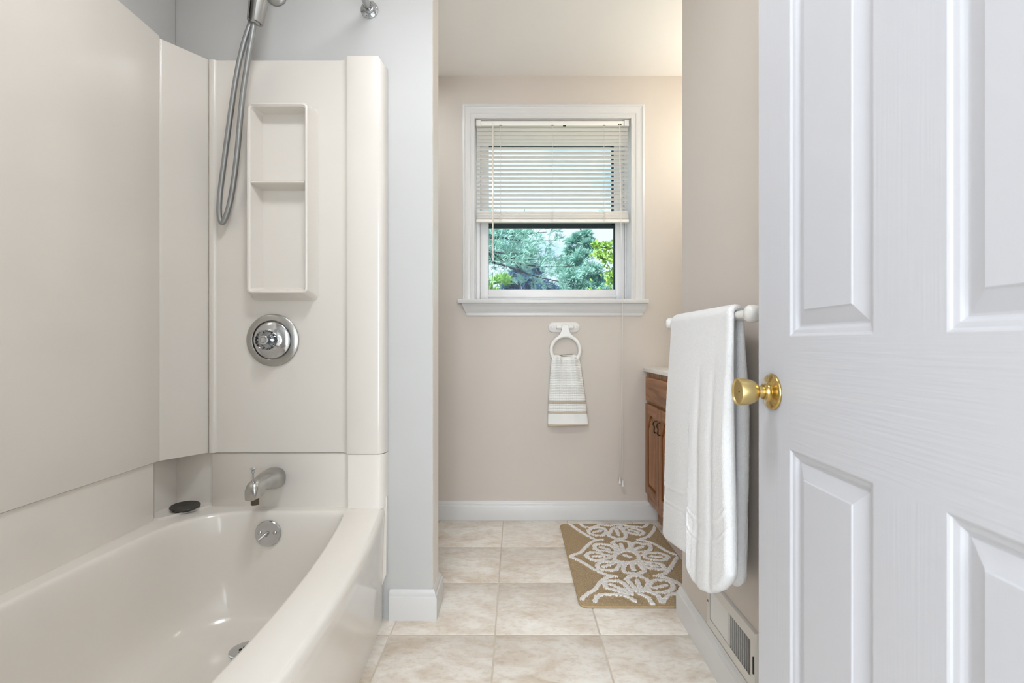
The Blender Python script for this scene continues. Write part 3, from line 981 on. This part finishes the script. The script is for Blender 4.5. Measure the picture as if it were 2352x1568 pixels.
for k, (xb_, zbm, yb_) in enumerate(((0.5800, 0.232, 2.722), (0.5975, 0.214, 2.726))):
    pc = spline([(0.588 + 0.003 * k, BY - 0.016, 2.243), (0.588 + 0.003 * k, 2.765, 2.0), (0.588 + 0.003 * k, 2.735, 1.6), (0.589 + 0.002 * k, 2.708, 1.25), (0.587 + 0.003 * k, 2.710, 0.8), (xb_, yb_, zbm + 0.02)], 8)
    MB().tube(pc, 0.0009, 6).build('pull_cord', 'cord', bl, True)
    MB().lathe([(0, 0.034), (0.0022, 0.034), (0.0034, 0.030), (0.0048, 0.016), (0.0080, 0.002), (0.0078, 0.0), (0, 0.0)], (xb_, yb_, zbm - 0.012), (0, 0, 1), 20).build('tassel', 'white_plastic', bl, True, 40)

# ------------------------------------------------------------------ towel ring and hand towel
tr = thing('towel_ring', (0.272, Y_BACK, 1.05), 'white plastic towel ring on the wall below the window', 'towel ring')
pl = [(a, b) for a, b in rrect(0.182, 0.361, 1.0600, 1.1190, (0.0294,) * 4, 8, 2)]
pl2 = [(a, b) for a, b in rrect(0.1855, 0.3575, 1.0635, 1.1155, (0.0258,) * 4, 8, 2)]
plate = MB().loft([[(a, Y_BACK, b) for a, b in pl], [(a, Y_BACK - 0.007, b) for a, b in pl], [(a, Y_BACK - 0.0105, b) for a, b in pl2]], True, True, True).build('plate', 'white_plastic', tr, True, 50)
for x in (0.205, 0.338):
    MB().lathe([(0, 0), (0.0052, 0), (0.0046, 0.0018), (0, 0.0024)], (x, Y_BACK - 0.0102, 1.090), (0, -1, 0), 16).build('screw', 'white_plastic', plate, True, 50)
for x0, x1 in ((0.228, 0.2575), (0.2945, 0.324)):
    MB().lathe([(0, 0), (0.0110, 0), (0.0122, 0.0012), (0.0122, x1 - x0 - 0.0012), (0.0110, x1 - x0), (0, x1 - x0)], (x0, Y_BACK - 0.0215, 1.0905), (1, 0, 0), 28).build('hinge_barrel', 'white_plastic', tr, True, 40)
RX, RZ, RR, RY = 0.2785, 0.9600, 0.0805, 2.7400
neck = [(0.2590, 1.100), (0.2930, 1.100), (0.2945, 1.085), (0.2985, 1.068), (0.3070, 1.053), (0.3200, 1.040), (0.3330, 1.0245), (0.320, 1.022), (0.300, 1.0335), (0.2785, 1.0375), (0.257, 1.0335), (0.237, 1.022), (0.2240, 1.0245), (0.2370, 1.040), (0.2475, 1.053), (0.2545, 1.068), (0.2580, 1.085)]
MB().prism(neck, 'y', RY - 0.0085, RY + 0.0075).build('neck', 'white_plastic', tr, True, 50)
ring = MB()
lo = []
for q in range(72):
    a = 2 * math.pi * q / 72
    lo.append([(RX + (RR + 0.0105 * math.cos(b)) * math.cos(a), RY + 0.0100 * math.sin(b), RZ + (RR + 0.0105 * math.cos(b)) * math.sin(a)) for b in [2 * math.pi * k / 14 for k in range(14)]])
ring.loft(lo + [lo[0]]).build('ring', 'white_plastic', tr, True, 60)

nz, na = 70, 120
lo = []
HZ0, HZ1 = 0.536, 0.928
for k in range(nz + 1):
    t = k / nz
    z = HZ0 + (HZ1 - HZ0) * t
    xl = 0.178 + 0.020 * t ** 1.4
    xr = 0.406 - 0.050 * t ** 1.2
    if t > 0.85:
        s = (t - 0.85) / 0.15
        xl += 0.004 * s
        xr -= 0.008 * s * s
    th = 0.019 + 0.006 * t
    if t > 0.94:
        th *= math.sqrt(max(0.001, 1 - ((t - 0.94) / 0.06) ** 2 * 0.998))
    if t < 0.02:
        th *= 0.75 + 0.25 * t / 0.02
    yc = 2.7405
    xc, hw = (xl + xr) / 2, (xr - xl) / 2
    row = []
    for q in range(na):
        a = 2 * math.pi * q / na
        ca, sa = math.cos(a), math.sin(a)
        px = xc + hw * math.copysign(abs(ca) ** 0.55, ca)
        u = (px - xc) / hw
        fold = 0.0060 * math.sin(u * 6.5 + 1.6 * t) * t + 0.0150 * math.sin(u * 12 + 2.5 + 1.5 * t) * max(0, t - 0.40) + 0.0034 * math.sin(u * 4.5 + 6 * t)
        py = yc + th * math.copysign(abs(sa) ** 0.6, sa) + (fold * min(1, th / 0.019) if sa < 0 else 0)
        lobe = 0.0
        if t > 0.8:
            s = (t - 0.8) / 0.2
            lobe = s * s * (-0.007 * math.cos(u * 4.4) + 0.003 * math.sin(u * 11))
        pz = z + lobe + (0.004 * u * (1 - t) ** 3)
        row.append((px, py, pz))
    lo.append(row)
m = MB().loft(lo, True, True, True)
m.build('hand_towel', 'waffle_towel', None, True, 80, label='small white waffle hand towel with tan stripes hanging on the ring', category='towel')

# ------------------------------------------------------------------ towel bar and bath towel
tb = thing('towel_bar', (X_RIGHT, 1.4, 1.067), 'white towel bar on the right wall carrying the bath towel', 'towel bar')
BXc, BZ = 0.540, 1.067
MB().tube([(BXc, 1.118, BZ), (BXc, 1.160, BZ), (BXc, 1.66, BZ), (BXc, 1.685, BZ)], [0.0150, 0.0115, 0.0115, 0.0140], 24).build('bar', 'white_plastic', tb, True, 60)
for y in (1.108, 1.690):
    MB().lathe([(0, 0), (0.0330, 0), (0.0335, 0.003), (0.0300, 0.0075), (0.0200, 0.017), (0.0150, 0.030), (0.0155, 0.048), (0.0185, 0.062), (0.0205, 0.072), (0.0195, 0.082), (0.0145, 0.0885), (0, 0.0905)], (X_RIGHT, y, BZ), (-1, 0, 0), 40).build('post', 'white_plastic', tb, True, 50)

YA = 1.622                        # far edge of the towel


def sm(a, b, x):
    t = np.clip((x - a) / (b - a), 0, 1)
    return t * t * (3 - 2 * t)


nf, nt_, nb = 190, 48, 130
vs = np.concatenate([0.035 * (1 - np.cos(np.linspace(0, math.pi / 2, 14))), np.linspace(0.038, 0.962, 130), 1 - 0.035 * (1 - np.cos(np.linspace(math.pi / 2, 0, 14)))])
ynear = np.concatenate([np.linspace(1.128, 1.172, nf), np.linspace(1.172, 1.208, nt_ - 2), np.linspace(1.208, 1.214, nb)])
rows = []
for v in vs:                      # v = 0 far edge, 1 near edge
    edge = math.sqrt(max(0.0, 1 - (1 - min(min(v, 1 - v) / 0.035, 1)) ** 2))
    y = YA - v * (YA - 1.128)     # at the front hem
    if y > 1.372:
        zf = 0.352 + (1.622 - y) / 0.250 * 0.050
        zf += 0.02 * max(0, 1 - (y - 1.372) / 0.03) ** 2 + 0.03 * max(0, 1 - (1.622 - y) / 0.03) ** 2
    else:
        zf = float(np.interp(y, [1.128, 1.15, 1.175, 1.21, 1.25, 1.29, 1.33, 1.372], [0.462, 0.432, 0.406, 0.382, 0.360, 0.346, 0.341, 0.341]))
        zf += 0.02 * max(0, 1 - (1.372 - y) / 0.03) ** 2
    zk = 0.372 + 0.035 * max(0, 1 - (1 - v) / 0.15) ** 2
    Rb = 0.0118
    t0 = 0.0085
    zz = np.linspace(zf, BZ, nf)
    thf = t0 + 0.0075 * sm(0.0, 0.35, BZ - zz)
    xf = BXc - Rb - thf - 0.012 * np.clip((BZ - zz) / 0.7, 0, 1) ** 1.1
    ang = np.linspace(math.pi, 0, nt_)
    xt = BXc + (Rb + t0) * np.cos(ang)
    zt = BZ + (Rb + t0) * np.sin(ang)
    zz2 = np.linspace(BZ, zk, nb)
    thb = t0 + 0.0075 * sm(0.0, 0.25, BZ - zz2)
    xb2 = BXc + Rb + thb + 0.003 * np.sin((BZ - zz2) * 7)
    cx = np.concatenate([xf, xt[1:-1], xb2])
    cz = np.concatenate([zz, zt[1:-1], zz2])
    thick = np.concatenate([thf, np.full(nt_ - 2, t0), thb])
    yy = YA - v * (YA - ynear)
    k = len(cx)
    isf = np.concatenate([np.ones(nf), np.linspace(1, 0, nt_ - 2), np.zeros(nb)])
    drop = BZ - cz
    low = np.clip(drop / 0.7, 0, 1)
    v1 = np.exp(-((yy - (1.335 - 0.012 * low)) / 0.017) ** 2)
    v2 = np.exp(-((yy - (1.246 - 0.018 * low)) / 0.016) ** 2)
    v3 = np.exp(-((yy - 1.475) / 0.07) ** 2)
    relief = -0.0055 * v1 * sm(0.05, 0.35, drop) - 0.0042 * v2 * sm(0.03, 0.3, drop) + 0.004 * v3 * low
    relief = relief + 0.0055 * sm(1.352, 1.376, yy) * sm(0.30, 0.62, drop)     # outer fold lies over the next one
    relief = relief * isf + (1 - isf) * 0.003 * np.sin(yy * 40) * low

    def band(z0, z1):
        return sm(z0 - 0.003, z0 + 0.003, cz) * (1 - sm(z1 - 0.003, z1 + 0.003, cz))
    zo = (zf - 0.35) * 0.8
    relief = relief - band(0.486 + zo, 0.524 + zo) * 0.0022 - band(0.534 + zo, 0.541 + zo) * 0.0014 - band(0.470 + zo, 0.477 + zo) * 0.0014
    s_len = np.concatenate([[0], np.cumsum(np.hypot(np.diff(cx), np.diff(cz)))])
    e0 = np.sqrt(np.clip(1 - (1 - np.clip(s_len / 0.018, 0, 1)) ** 2, 0, 1))
    e1 = np.sqrt(np.clip(1 - (1 - np.clip((s_len[-1] - s_len) / 0.018, 0, 1)) ** 2, 0, 1))
    thick = thick * e0 * e1 * max(edge, 0.02)
    tx = np.gradient(cx); tz = np.gradient(cz)
    L_ = np.hypot(tx, tz)
    nx, nz_ = -tz / L_, tx / L_
    oth = thick + (relief * e0 * e1 + RNG.normal(0, 0.00028, k)) * max(edge, 0.03)
    sway = 0.004 * low * math.sin((y - 1.1) * 9) * isf
    wob = 0.004 * np.sin(cz * 9)
    outer = np.stack([cx + nx * oth - sway, yy + wob + RNG.normal(0, 0.0004, k), cz + nz_ * oth], 1)
    inner = np.stack([cx - nx * thick - sway, yy + wob, cz - nz_ * thick], 1)
    rows.append(np.concatenate([outer, inner[::-2]], 0).tolist())
MB().loft(rows, True, True, True).build('bath_towel', 'terry', None, True, 80, label='thick white bath towel folded over the towel bar', category='towel')

# ------------------------------------------------------------------ bath rug
RUG = [[(29,844),(46,808),(67,755),(89,704),(114,659),(136,620),(153,609),(181,609)],[(181,609),(149,601),(121,578),(93,534),(69,492),(47,457),(15,431),(-11,414)],[(-11,414),(16,395),(43,360),(65,324),(86,288),(108,260),(138,234),(169,223)],[(169,223),(154,223),(122,205),(99,178),(78,142),(58,107),(29,79),(-1,37)],[(515,826),(483,755),(449,688),(413,640),(359,609)],[(359,609),(394,589),(423,563),(444,520),(460,478),(484,444),(512,424)],[(512,424),(481,392),(451,342),(423,294),(391,254),(365,234),(336,226)],[(336,226),(371,213),(397,189),(421,147),(437,107)],[(88,849),(103,808),(115,777),(151,772),(180,790),(205,821)],[(328,817),(349,794),(395,781),(434,777),(477,839)],[(48,19),(61,55),(80,69),(120,74),(160,69),(184,51),(201,24)],[(391,79),(374,79),(347,69),(324,42),(304,15),(299,28),(301,60),(286,83),(267,103)],[(229,79),(247,65),(260,42),(263,2)],[(203,103),(235,103),(264,103)],[(253,248),(251,226)],[(209,808),(254,799),(311,817),(306,764)],[(252,431),(273,411)],[(262,556),(260,492)],[(158,516),(191,488)],[(320,499),(362,527)],[(107,417),(152,417)],[(374,417),(417,411)],[(133,312),(183,342)],[(329,336),(371,312)],[(265,342),(259,282)],[(252,189),(247,122)],[(135,152),(180,107)],[(307,122),(359,147)],[(153,704),(196,729)],[(280,746),(274,671)],[(346,738),(383,704)],[(221,563),(242,593),(274,601),(306,578),(305,534),(286,492),(258,471),(238,499),(235,541),(221,563)],[(126,499),(130,541),(153,556),(182,549),(209,534),(220,499),(223,471),(200,457),(175,478),(146,478),(126,499)],[(299,499),(322,556),(344,574),(370,556),(400,556),(393,499),(365,471),(332,464),(303,478),(299,499)],[(71,424),(96,457),(128,457),(156,437),(189,417),(147,385),(111,373),(86,392),(71,424)],[(337,431),(371,451),(413,454),(436,437),(450,411),(411,373),(380,379),(350,392),(337,431)],[(110,336),(137,360),(167,360),(195,360),(210,342),(185,288),(159,277),(131,282),(109,294),(110,336)],[(310,366),(333,360),(360,348),(395,336),(394,288),(365,288),(330,300),(310,324),(310,366)],[(232,342),(261,348),(292,342),(302,306),(304,271),(272,248),(238,248),(215,265),(220,300),(232,342)],[(206,431),(242,464),(277,478),(312,444),(310,392),(278,360),(222,360),(199,379),(206,431)],[(207,194),(235,226),(260,232),(280,210),(296,183),(277,132),(257,103),(231,107),(217,163),(207,194)],[(114,173),(133,183),(166,183),(187,163),(201,112),(199,74),(165,93),(132,112),(109,132),(114,173)],[(275,107),(295,152),(319,183),(351,189),(386,178),(385,137),(366,107),(326,88),(287,88),(275,107)],[(128,729),(162,764),(208,764),(220,721),(198,671),(159,663),(128,688),(128,729)],[(222,663),(246,721),(259,755),(297,781),(307,738),(313,663),(289,624),(251,624),(222,663)],[(317,755),(353,768),(393,746),(412,704),(387,671),(347,688),(316,721),(317,755)]]
rug = thing('bath_rug', (0.499, 2.265, 0.0), 'tan bath rug with white tufted flower pattern in front of the vanity', 'rug')
RX0, RX1, RY0, RY1 = 0.243, 0.757, 1.843, 2.684
gx = np.arange(RX0, RX1 + 1e-6, 0.0030)
gy = np.arange(RY0, RY1 + 1e-6, 0.0030)
GX, GY = np.meshgrid(gx, gy)
D = np.full(GX.shape, 9.0)
for n_pl, pl in enumerate(RUG):
    fat = 0.0010 if n_pl > 12 else 0.0
    P = [(0.255 + a / 1000, 1.85 + b / 1000) for a, b in pl]
    if len(P) > 2:
        P = [(q.x, q.y) for q in spline([(a, b, 0) for a, b in P], 4)]
    for (ax_, ay_), (bx_, by_) in zip(P[:-1], P[1:]):
        dx, dy = bx_ - ax_, by_ - ay_
        l2 = dx * dx + dy * dy + 1e-12
        t = np.clip(((GX - ax_) * dx + (GY - ay_) * dy) / l2, 0, 1)
        D = np.minimum(D, np.hypot(GX - ax_ - t * dx, GY - ay_ - t * dy) - fat)
D = D + RNG.normal(0, 0.0011, D.shape) + 0.0012 * np.sin(GX * 190) * np.sin(GY * 160)
white = 1 - np.clip((D - 0.0082) / 0.003, 0, 1)
GZ = 0.0095 + 0.0045 * white + RNG.normal(0, 0.0011, D.shape)
JX, JY = GX + RNG.normal(0, 0.0005, D.shape), GY + RNG.normal(0, 0.0005, D.shape)
rc = 0.028
ddx = np.maximum(np.abs(GX - (RX0 + RX1) / 2) - ((RX1 - RX0) / 2 - rc), 0)
ddy = np.maximum(np.abs(GY - (RY0 + RY1) / 2) - ((RY1 - RY0) / 2 - rc), 0)
outd = np.hypot(ddx, ddy)
GZ = np.where(outd > rc - 0.006, 0.0075, GZ)
ny_, nx_ = D.shape
V = np.stack([JX, JY, GZ], -1).reshape(-1, 3)
idx = np.arange(ny_ * nx_).reshape(ny_, nx_)
q = np.stack([idx[:-1, :-1], idx[:-1, 1:], idx[1:, 1:], idx[1:, :-1]], -1).reshape(-1, 4)
fw = (D.reshape(-1)[q].mean(1) < 0.0096)
fin = (outd.reshape(-1)[q].max(1) <= rc)
for nm, mk, mt in (('pile', (~fw) & fin, 'rug_tan'), ('flower_pattern', fw & fin, 'rug_white')):
    fq = q[mk]
    used, inv = np.unique(fq, return_inverse=True)
    m = MB()
    m.add(V[used].tolist(), inv.reshape(fq.shape).tolist())
    m.build(nm, mt, rug, True, 180)
per = [(x, y, 0.005) for x, y in rrect(RX0 + 0.002, RX1 - 0.002, RY0 + 0.002, RY1 - 0.002, (rc,) * 4, 8, 10)]
bk = MB()
bk.prism([(x, y) for x, y, z in per], 'z', 0.0005, 0.006)
bk.build('backing', 'rug_edge', rug)
MB().tube(per + [per[0], per[1]], 0.0046, 8, False).build('binding', 'rug_edge', rug, True, 70)

# ------------------------------------------------------------------ vanity
va = thing('vanity_cabinet', (1.0, 2.28, 0.0), 'oak vanity cabinet with arched doors in the alcove corner', 'cabinet')
m = MB()
m.box(0.745, 1.275, 1.802, 2.766, 0.112, 0.840)
m.build('body', 'oak_vertical', va)
MB().box(0.800, 1.270, 1.805, 2.752, 0.0, 0.112).build('toe_kick', 'oak_horizontal', va)


def bevel_front(name, y0, y1, z0, z1, mat, parent):
    lo = []
    for ins, x in ((0.0, 0.745), (0.0, 0.7315), (0.002, 0.7295), (0.006, 0.7285), (0.008, 0.7275)):
        lo.append([(x, y0 + ins, z0 + ins), (x, y1 - ins, z0 + ins), (x, y1 - ins, z1 - ins), (x, y0 + ins, z1 - ins)])
    return MB().loft(lo, True, True, True).build(name, mat, parent)


bevel_front('drawer_front', 2.245, 2.747, 0.680, 0.812, 'oak_horizontal', va)
bevel_front('drawer_front', 1.840, 2.225, 0.680, 0.812, 'oak_horizontal', va)


def arch(y0, y1, z0, zs, za, n=14):
    """closed outline of an arched opening (y, z)"""
    pts = [(y0, z0), (y1, z0), (y1, zs)]
    yc, hw = (y0 + y1) / 2, (y1 - y0) / 2
    for k in range(n + 1):
        a = math.pi * k / n
        u = math.cos(a)
        sh_ = max(0.0, 1 - (abs(u) / 0.86) ** 2.2) if abs(u) < 0.86 else 0.0
        pts.append((yc + hw * u, zs + (za - zs) * sh_))
    pts.append((y0, zs))
    out = [pts[0]]
    for p in pts[1:]:
        if math.hypot(p[0] - out[-1][0], p[1] - out[-1][1]) > 1e-4:
            out.append(p)
    return out


def vanity_door(y0, y1, hy):
    z0, z1 = 0.163, 0.664
    d = MB().box(0.7385, 0.745, y0, y1, z0, z1).build('door', 'oak_vertical', va)
    sw = 0.046
    MB().box(0.7275, 0.7385, y0, y0 + sw, z0, z1, 0.0025).build('stile', 'oak_vertical', d, True)
    MB().box(0.7275, 0.7385, y1 - sw, y1, z0, z1, 0.0025).build('stile', 'oak_vertical', d, True)
    MB().box(0.7278, 0.7385, y0 + sw, y1 - sw, z0, z0 + 0.050, 0.002).build('rail', 'oak_horizontal', d, True)
    ao = arch(y0 + sw, y1 - sw, z0 + 0.05, z1 - 0.125, z1 - 0.055)
    top = [(y1 - sw, z1), (y0 + sw, z1)]
    curve = [p for p in ao if p[1] > z0 + 0.06]
    curve.sort(key=lambda p: p[0])
    MB().prism(top + curve, 'x', 0.7278, 0.7385).build('arched_rail', 'oak_horizontal', d)
    yc, zc = (y0 + y1) / 2, (z0 + z1) / 2
    def shrink(pts, w):
        return [(yc + (p[0] - yc) * (1 - w / ((y1 - y0) / 2 - sw)), (p[1] - 0.40) * (1 - w / 0.22) + 0.40) for p in pts]
    lo = []
    for w, x in ((0.001, 0.7380), (0.005, 0.7365), (0.022, 0.7305), (0.024, 0.7298)):
        lo.append([(x, a, b) for a, b in shrink(ao, w)])
    MB().loft(lo, True, False, True).build('raised_panel', 'oak_vertical', d)
    zc = 0.566
    hp = [(0.7275, hy, zc + 0.030), (0.7215, hy, zc + 0.031), (0.7140, hy + 0.004, zc + 0.026), (0.7125, hy + 0.009, zc + 0.012), (0.7155, hy - 0.002, zc + 0.002), (0.7125, hy - 0.010, zc - 0.010), (0.7140, hy - 0.003, zc - 0.024), (0.7215, hy, zc - 0.030), (0.7275, hy, zc - 0.030)]
    MB().tube(spline(hp, 6), 0.0034, 10).build('handle', 'bronze', d, True, 60)


vanity_door(2.500, 2.747, 2.527)
vanity_door(2.245, 2.492, 2.463)
for a in (0.163, 0.335, 0.507):
    bevel_front('drawer_front', 1.840, 2.225, a, a + 0.157, 'oak_horizontal', va)
MB().box(0.7180, 1.279, 1.797, 2.7685, 0.8415, 0.8645, 0.004, seg=3).build('countertop', 'counter', None, True, 50, label='white vanity countertop on the oak cabinet', category='countertop')

# ------------------------------------------------------------------ wall register
rg = thing('wall_register', (X_RIGHT, 1.385, 0.115), 'white metal wall register with vertical louvers above the baseboard', 'vent')
XR = X_RIGHT
m = MB()
fo = [(1.226, 0.1125), (1.546, 0.1125), (1.546, 0.272), (1.226, 0.272)]
fi = [(1.250, 0.1425), (1.518, 0.1425), (1.518, 0.2410), (1.250, 0.2410)]
def ringloop(pts, x, ins):
    yc = sum(p[0] for p in pts) / 4; zc = sum(p[1] for p in pts) / 4
    return [(x, p[0] - math.copysign(ins, p[0] - yc), p[1] - math.copysign(ins, p[1] - zc)) for p in pts]
m.loft([ringloop(fo, XR, 0), ringloop(fo, XR - 0.003, 0.001), ringloop(fo, XR - 0.0075, 0.006), ringloop(fi, XR - 0.0085, -0.003), ringloop(fi, XR - 0.0075, 0), ringloop(fi, XR - 0.001, 0)], True)
m.box(XR - 0.008, XR - 0.001, 1.3835, 1.3885, 0.1425, 0.2410)
m.build('frame', 'register_paint', rg, True, 30)
MB().box(XR - 0.0012, XR - 0.0004, 1.250, 1.518, 0.1425, 0.2410).build('dark_backing', 'register_dark', rg)  # dark plate painted in place of the shade behind the louvers
pn = pf = None
for k in range(11):
    y = 1.2565 + k * 0.0118
    if pn is None:
        pn = MB().add([(XR - 0.0075, y, 0.143), (XR - 0.0075, y + 0.0018, 0.143), (XR - 0.0015, y + 0.0058, 0.143), (XR - 0.0015, y + 0.0040, 0.143), (XR - 0.0075, y, 0.2405), (XR - 0.0075, y + 0.0018, 0.2405), (XR - 0.0015, y + 0.0058, 0.2405), (XR - 0.0015, y + 0.0040, 0.2405)],
                      [(0, 1, 2, 3), (7, 6, 5, 4), (0, 4, 5, 1), (1, 5, 6, 2), (2, 6, 7, 3), (3, 7, 4, 0)]).build('louver', 'register_paint', rg)
        base_loc = WORLD[pn.name].copy()
    else:
        share(pn, 'louver', base_loc + Vector((0, k * 0.0118, 0)), rg)
for k in range(12):
    y = 1.3895 + k * 0.0106
    if pf is None:
        pf = MB().add([(XR - 0.0050, y, 0.143), (XR - 0.0078, y + 0.0062, 0.143), (XR - 0.0072, y + 0.0070, 0.143), (XR - 0.0042, y + 0.0008, 0.143), (XR - 0.0050, y, 0.2405), (XR - 0.0078, y + 0.0062, 0.2405), (XR - 0.0072, y + 0.0070, 0.2405), (XR - 0.0042, y + 0.0008, 0.2405)],
                      [(0, 1, 2, 3), (7, 6, 5, 4), (0, 4, 5, 1), (1, 5, 6, 2), (2, 6, 7, 3), (3, 7, 4, 0)]).build('louver', 'register_paint', rg)
        far_loc = WORLD[pf.name].copy()
    else:
        share(pf, 'louver', far_loc + Vector((0, k * 0.0106, 0)), rg)
MB().box(XR - 0.0105, XR - 0.007, 1.236, 1.2395, 0.162, 0.206, 0.001).build('damper_lever', 'register_dark', rg)
for y in (1.532,):
    MB().lathe([(0, 0), (0.0045, 0), (0.0035, 0.002), (0, 0.0026)], (XR - 0.0065, y, 0.193), (-1, 0, 0), 14).build('screw', 'dark_metal', rg, True, 50)

# ------------------------------------------------------------------ lamps of the room plus an added fill fixture (out of the picture)
cl = thing('ceiling_light', (-0.34, 0.85, 2.42), 'round flush ceiling lamp above the bathroom floor', 'lamp')
MB().lathe([(0, 0), (0.20, 0), (0.205, -0.02), (0.195, -0.035), (0, -0.035)], (-0.34, 0.85, ZC), (0, 0, 1), 40).build('canopy', 'chrome', cl, True, 40)
MB().lathe([(0, -0.036), (0.190, -0.036), (0.191, -0.044), (0.170, -0.060), (0.125, -0.076), (0.06, -0.085), (0, -0.087)], (-0.34, 0.85, ZC), (0, 0, 1), 20).build('diffuser', 'lamp_diffuser', cl, True, 60)
fn = thing('back_fill_fixture', (-0.78, 2.36, 2.48), 'added square ceiling fixture for the unseen fill in the toilet corner', 'fan')  # unseen fixture added around the back fill
MB().box(-0.93, -0.63, 2.21, 2.51, 2.49, ZC, 0.004).build('housing', 'white_plastic', fn, True)
MB().box(-0.89, -0.67, 2.25, 2.47, 2.480, 2.491, 0.003).build('lens', 'white_plastic', fn, True)
vl = thing('vanity_light', (1.27, 2.28, 2.05), 'chrome vanity light bar with three globe bulbs on the alcove wall', 'lamp')
MB().box(1.255, 1.279, 2.00, 2.56, 2.06, 2.15, 0.004).build('back_plate', 'chrome', vl, True)
for y in (2.08, 2.28, 2.48):
    MB().lathe([(0, 0), (0.022, 0), (0.022, 0.03), (0.016, 0.04), (0, 0.04)], (1.256, y, 2.105), (-1, 0, 0), 24).build('socket', 'white_plastic', vl, True, 40)
    prof = [(0.0, 0.036)] + [(0.046 * math.sin(math.pi * k / 9), 0.082 - 0.046 * math.cos(math.pi * k / 9)) for k in range(1, 9)] + [(0.0, 0.128)]
    MB().lathe(prof, (1.256, y, 2.105), (-1, 0, 0), 14).build('bulb', 'warm_bulb', vl, True, 80)

# ------------------------------------------------------------------ trees outside
MB().box(-40, 40, 3.4, 60, -3.1, -3.0).build('ground', 'lawn', kind='structure', label='lawn outside the window')


def blades(centres, dirs, per, length, width, spread):
    """needle tufts: thin four-sided blades fanned around a direction"""
    c = np.repeat(np.array(centres), per, 0)
    d = np.repeat(np.array(dirs), per, 0) + RNG.normal(0, spread, (len(c), 3))
    d /= np.linalg.norm(d, axis=1, keepdims=True)
    L = length * RNG.uniform(0.6, 1.25, (len(c), 1))
    side = np.cross(d, RNG.normal(0, 1, (len(c), 3)))
    side /= np.linalg.norm(side, axis=1, keepdims=True)
    W = width * RNG.uniform(0.7, 1.3, (len(c), 1))
    v = np.stack([c - side * W * 0.3, c + d * L * 0.5 + side * W * 0.5, c + d * L, c + d * L * 0.5 - side * W * 0.5], 1).reshape(-1, 3)
    f = np.arange(len(v)).reshape(-1, 4)
    return v.tolist(), f.tolist()


def foliage(name, mat, parent, centres, dirs, per, length, width, spread):
    m = MB()
    v, f = blades(centres, dirs, per, length, width, spread)
    m.v = v
    m.f = f
    m.mi = [0] * len(f)
    me_o = m.build(name, mat, parent, kind='stuff')
    return me_o


def tree(name, label, base, height, trunk_r, limbs, needle, per, length, width, spread, category='tree', group='trees outside the window', lean=0.0):
    t = thing(name, base, label, category, group)
    bx, by, bz = base
    MB().tube(spline([(bx, by, bz), (bx + lean * .3, by, bz + height * .4), (bx + lean, by, bz + height)], 6), [trunk_r * (1 - 0.9 * k / 12) for k in range(13)], 10).build('trunk', 'bark', t, True)
    cs, ds = [], []
    bmesh_parts = MB()
    for (z, ang, ln, droop, dens) in limbs:
        fz = z / height
        o = Vector((bx + lean * fz, by, bz + z))
        dr_ = Vector((math.cos(ang), math.sin(ang), 0))
        pts = [o + dr_ * ln * s + Vector((0, 0, droop * ln * (s ** 1.6) + 0.05 * ln * math.sin(s * 5))) for s in (0, 0.25, 0.5, 0.75, 1.0)]
        cur = spline(pts, 5)
        bmesh_parts.tube(cur, [max(0.006, trunk_r * 0.28 * (1 - 0.9 * k / (len(cur) - 1))) for k in range(len(cur))], 6)
        for q in range(dens):
            s = 0.2 + 0.8 * math.sqrt(random.random())
            p = cur[min(int(s * (len(cur) - 1)), len(cur) - 1)]
            w = 0.28 * ln * (1.05 - s) + 0.06 * ln
            off = Vector((random.gauss(0, w), random.gauss(0, w), random.gauss(0.02, w * 0.38)))
            cs.append(tuple(p + off))
            g = (dr_ * 0.5 + off.normalized() * 0.5 + Vector((0, 0, 0.45)))
            ds.append(tuple(g))
    bmesh_parts.build('branches', 'bark', t, True, kind='stuff')
    foliage('foliage', needle, t, cs, ds, per, length, width, spread)
    return t


def whorls(z0, z1, n, l0, l1, droop, dens, a0=None, a1=None):
    out = []
    for k in range(n):
        u = k / max(1, n - 1)
        a = random.uniform(0, 2 * math.pi) if a0 is None else random.uniform(a0, a1)
        out.append((z0 + (z1 - z0) * u, a, (l0 + (l1 - l0) * u) * random.uniform(0.8, 1.15), droop + random.uniform(-0.08, 0.08), int(dens * random.uniform(0.8, 1.2))))
    return out


random.seed(5)
RNG = np.random.default_rng(5)
tree('pine_tree', 'pale green pine with long branches reaching in from the left', (-1.75, 8.9, -3.0), 8.0, 0.16, whorls(5.40, 5.95, 11, 2.7, 2.0, 0.02, 62, -0.40, 0.42), 'needle_haze', 13, 0.15, 0.012, 0.5)
tree('spruce_tree', 'dark blue green conifer in the middle of the window view', (0.30, 12.9, -3.0), 6.35, 0.15, whorls(2.4, 6.1, 64, 2.2, 0.4, -0.10, 75), 'needle_shade', 11, 0.17, 0.022, 0.6)
tree('hazy_pine_tree', 'hazy teal pine rising behind the leafy tree', (2.45, 18.6, -3.0), 8.4, 0.15, whorls(2.6, 8.1, 66, 2.6, 0.3, 0.05, 75), 'needle_haze', 11, 0.22, 0.030, 0.6)
tree('maple_tree', 'bright lime green leafy tree at the right of the window view', (1.34, 6.3, -3.0), 5.35, 0.07, whorls(4.0, 5.2, 36, 0.80, 0.35, 0.10, 40), 'leaf_lime', 6, 0.050, 0.024, 0.9)
tree('young_pine_tree', 'fresh green young pine at the lower left of the window view', (-0.30, 6.2, -3.0), 4.90, 0.06, whorls(3.2, 4.75, 30, 0.50, 0.2, 0.18, 44), 'needle_green', 12, 0.11, 0.012, 0.55)
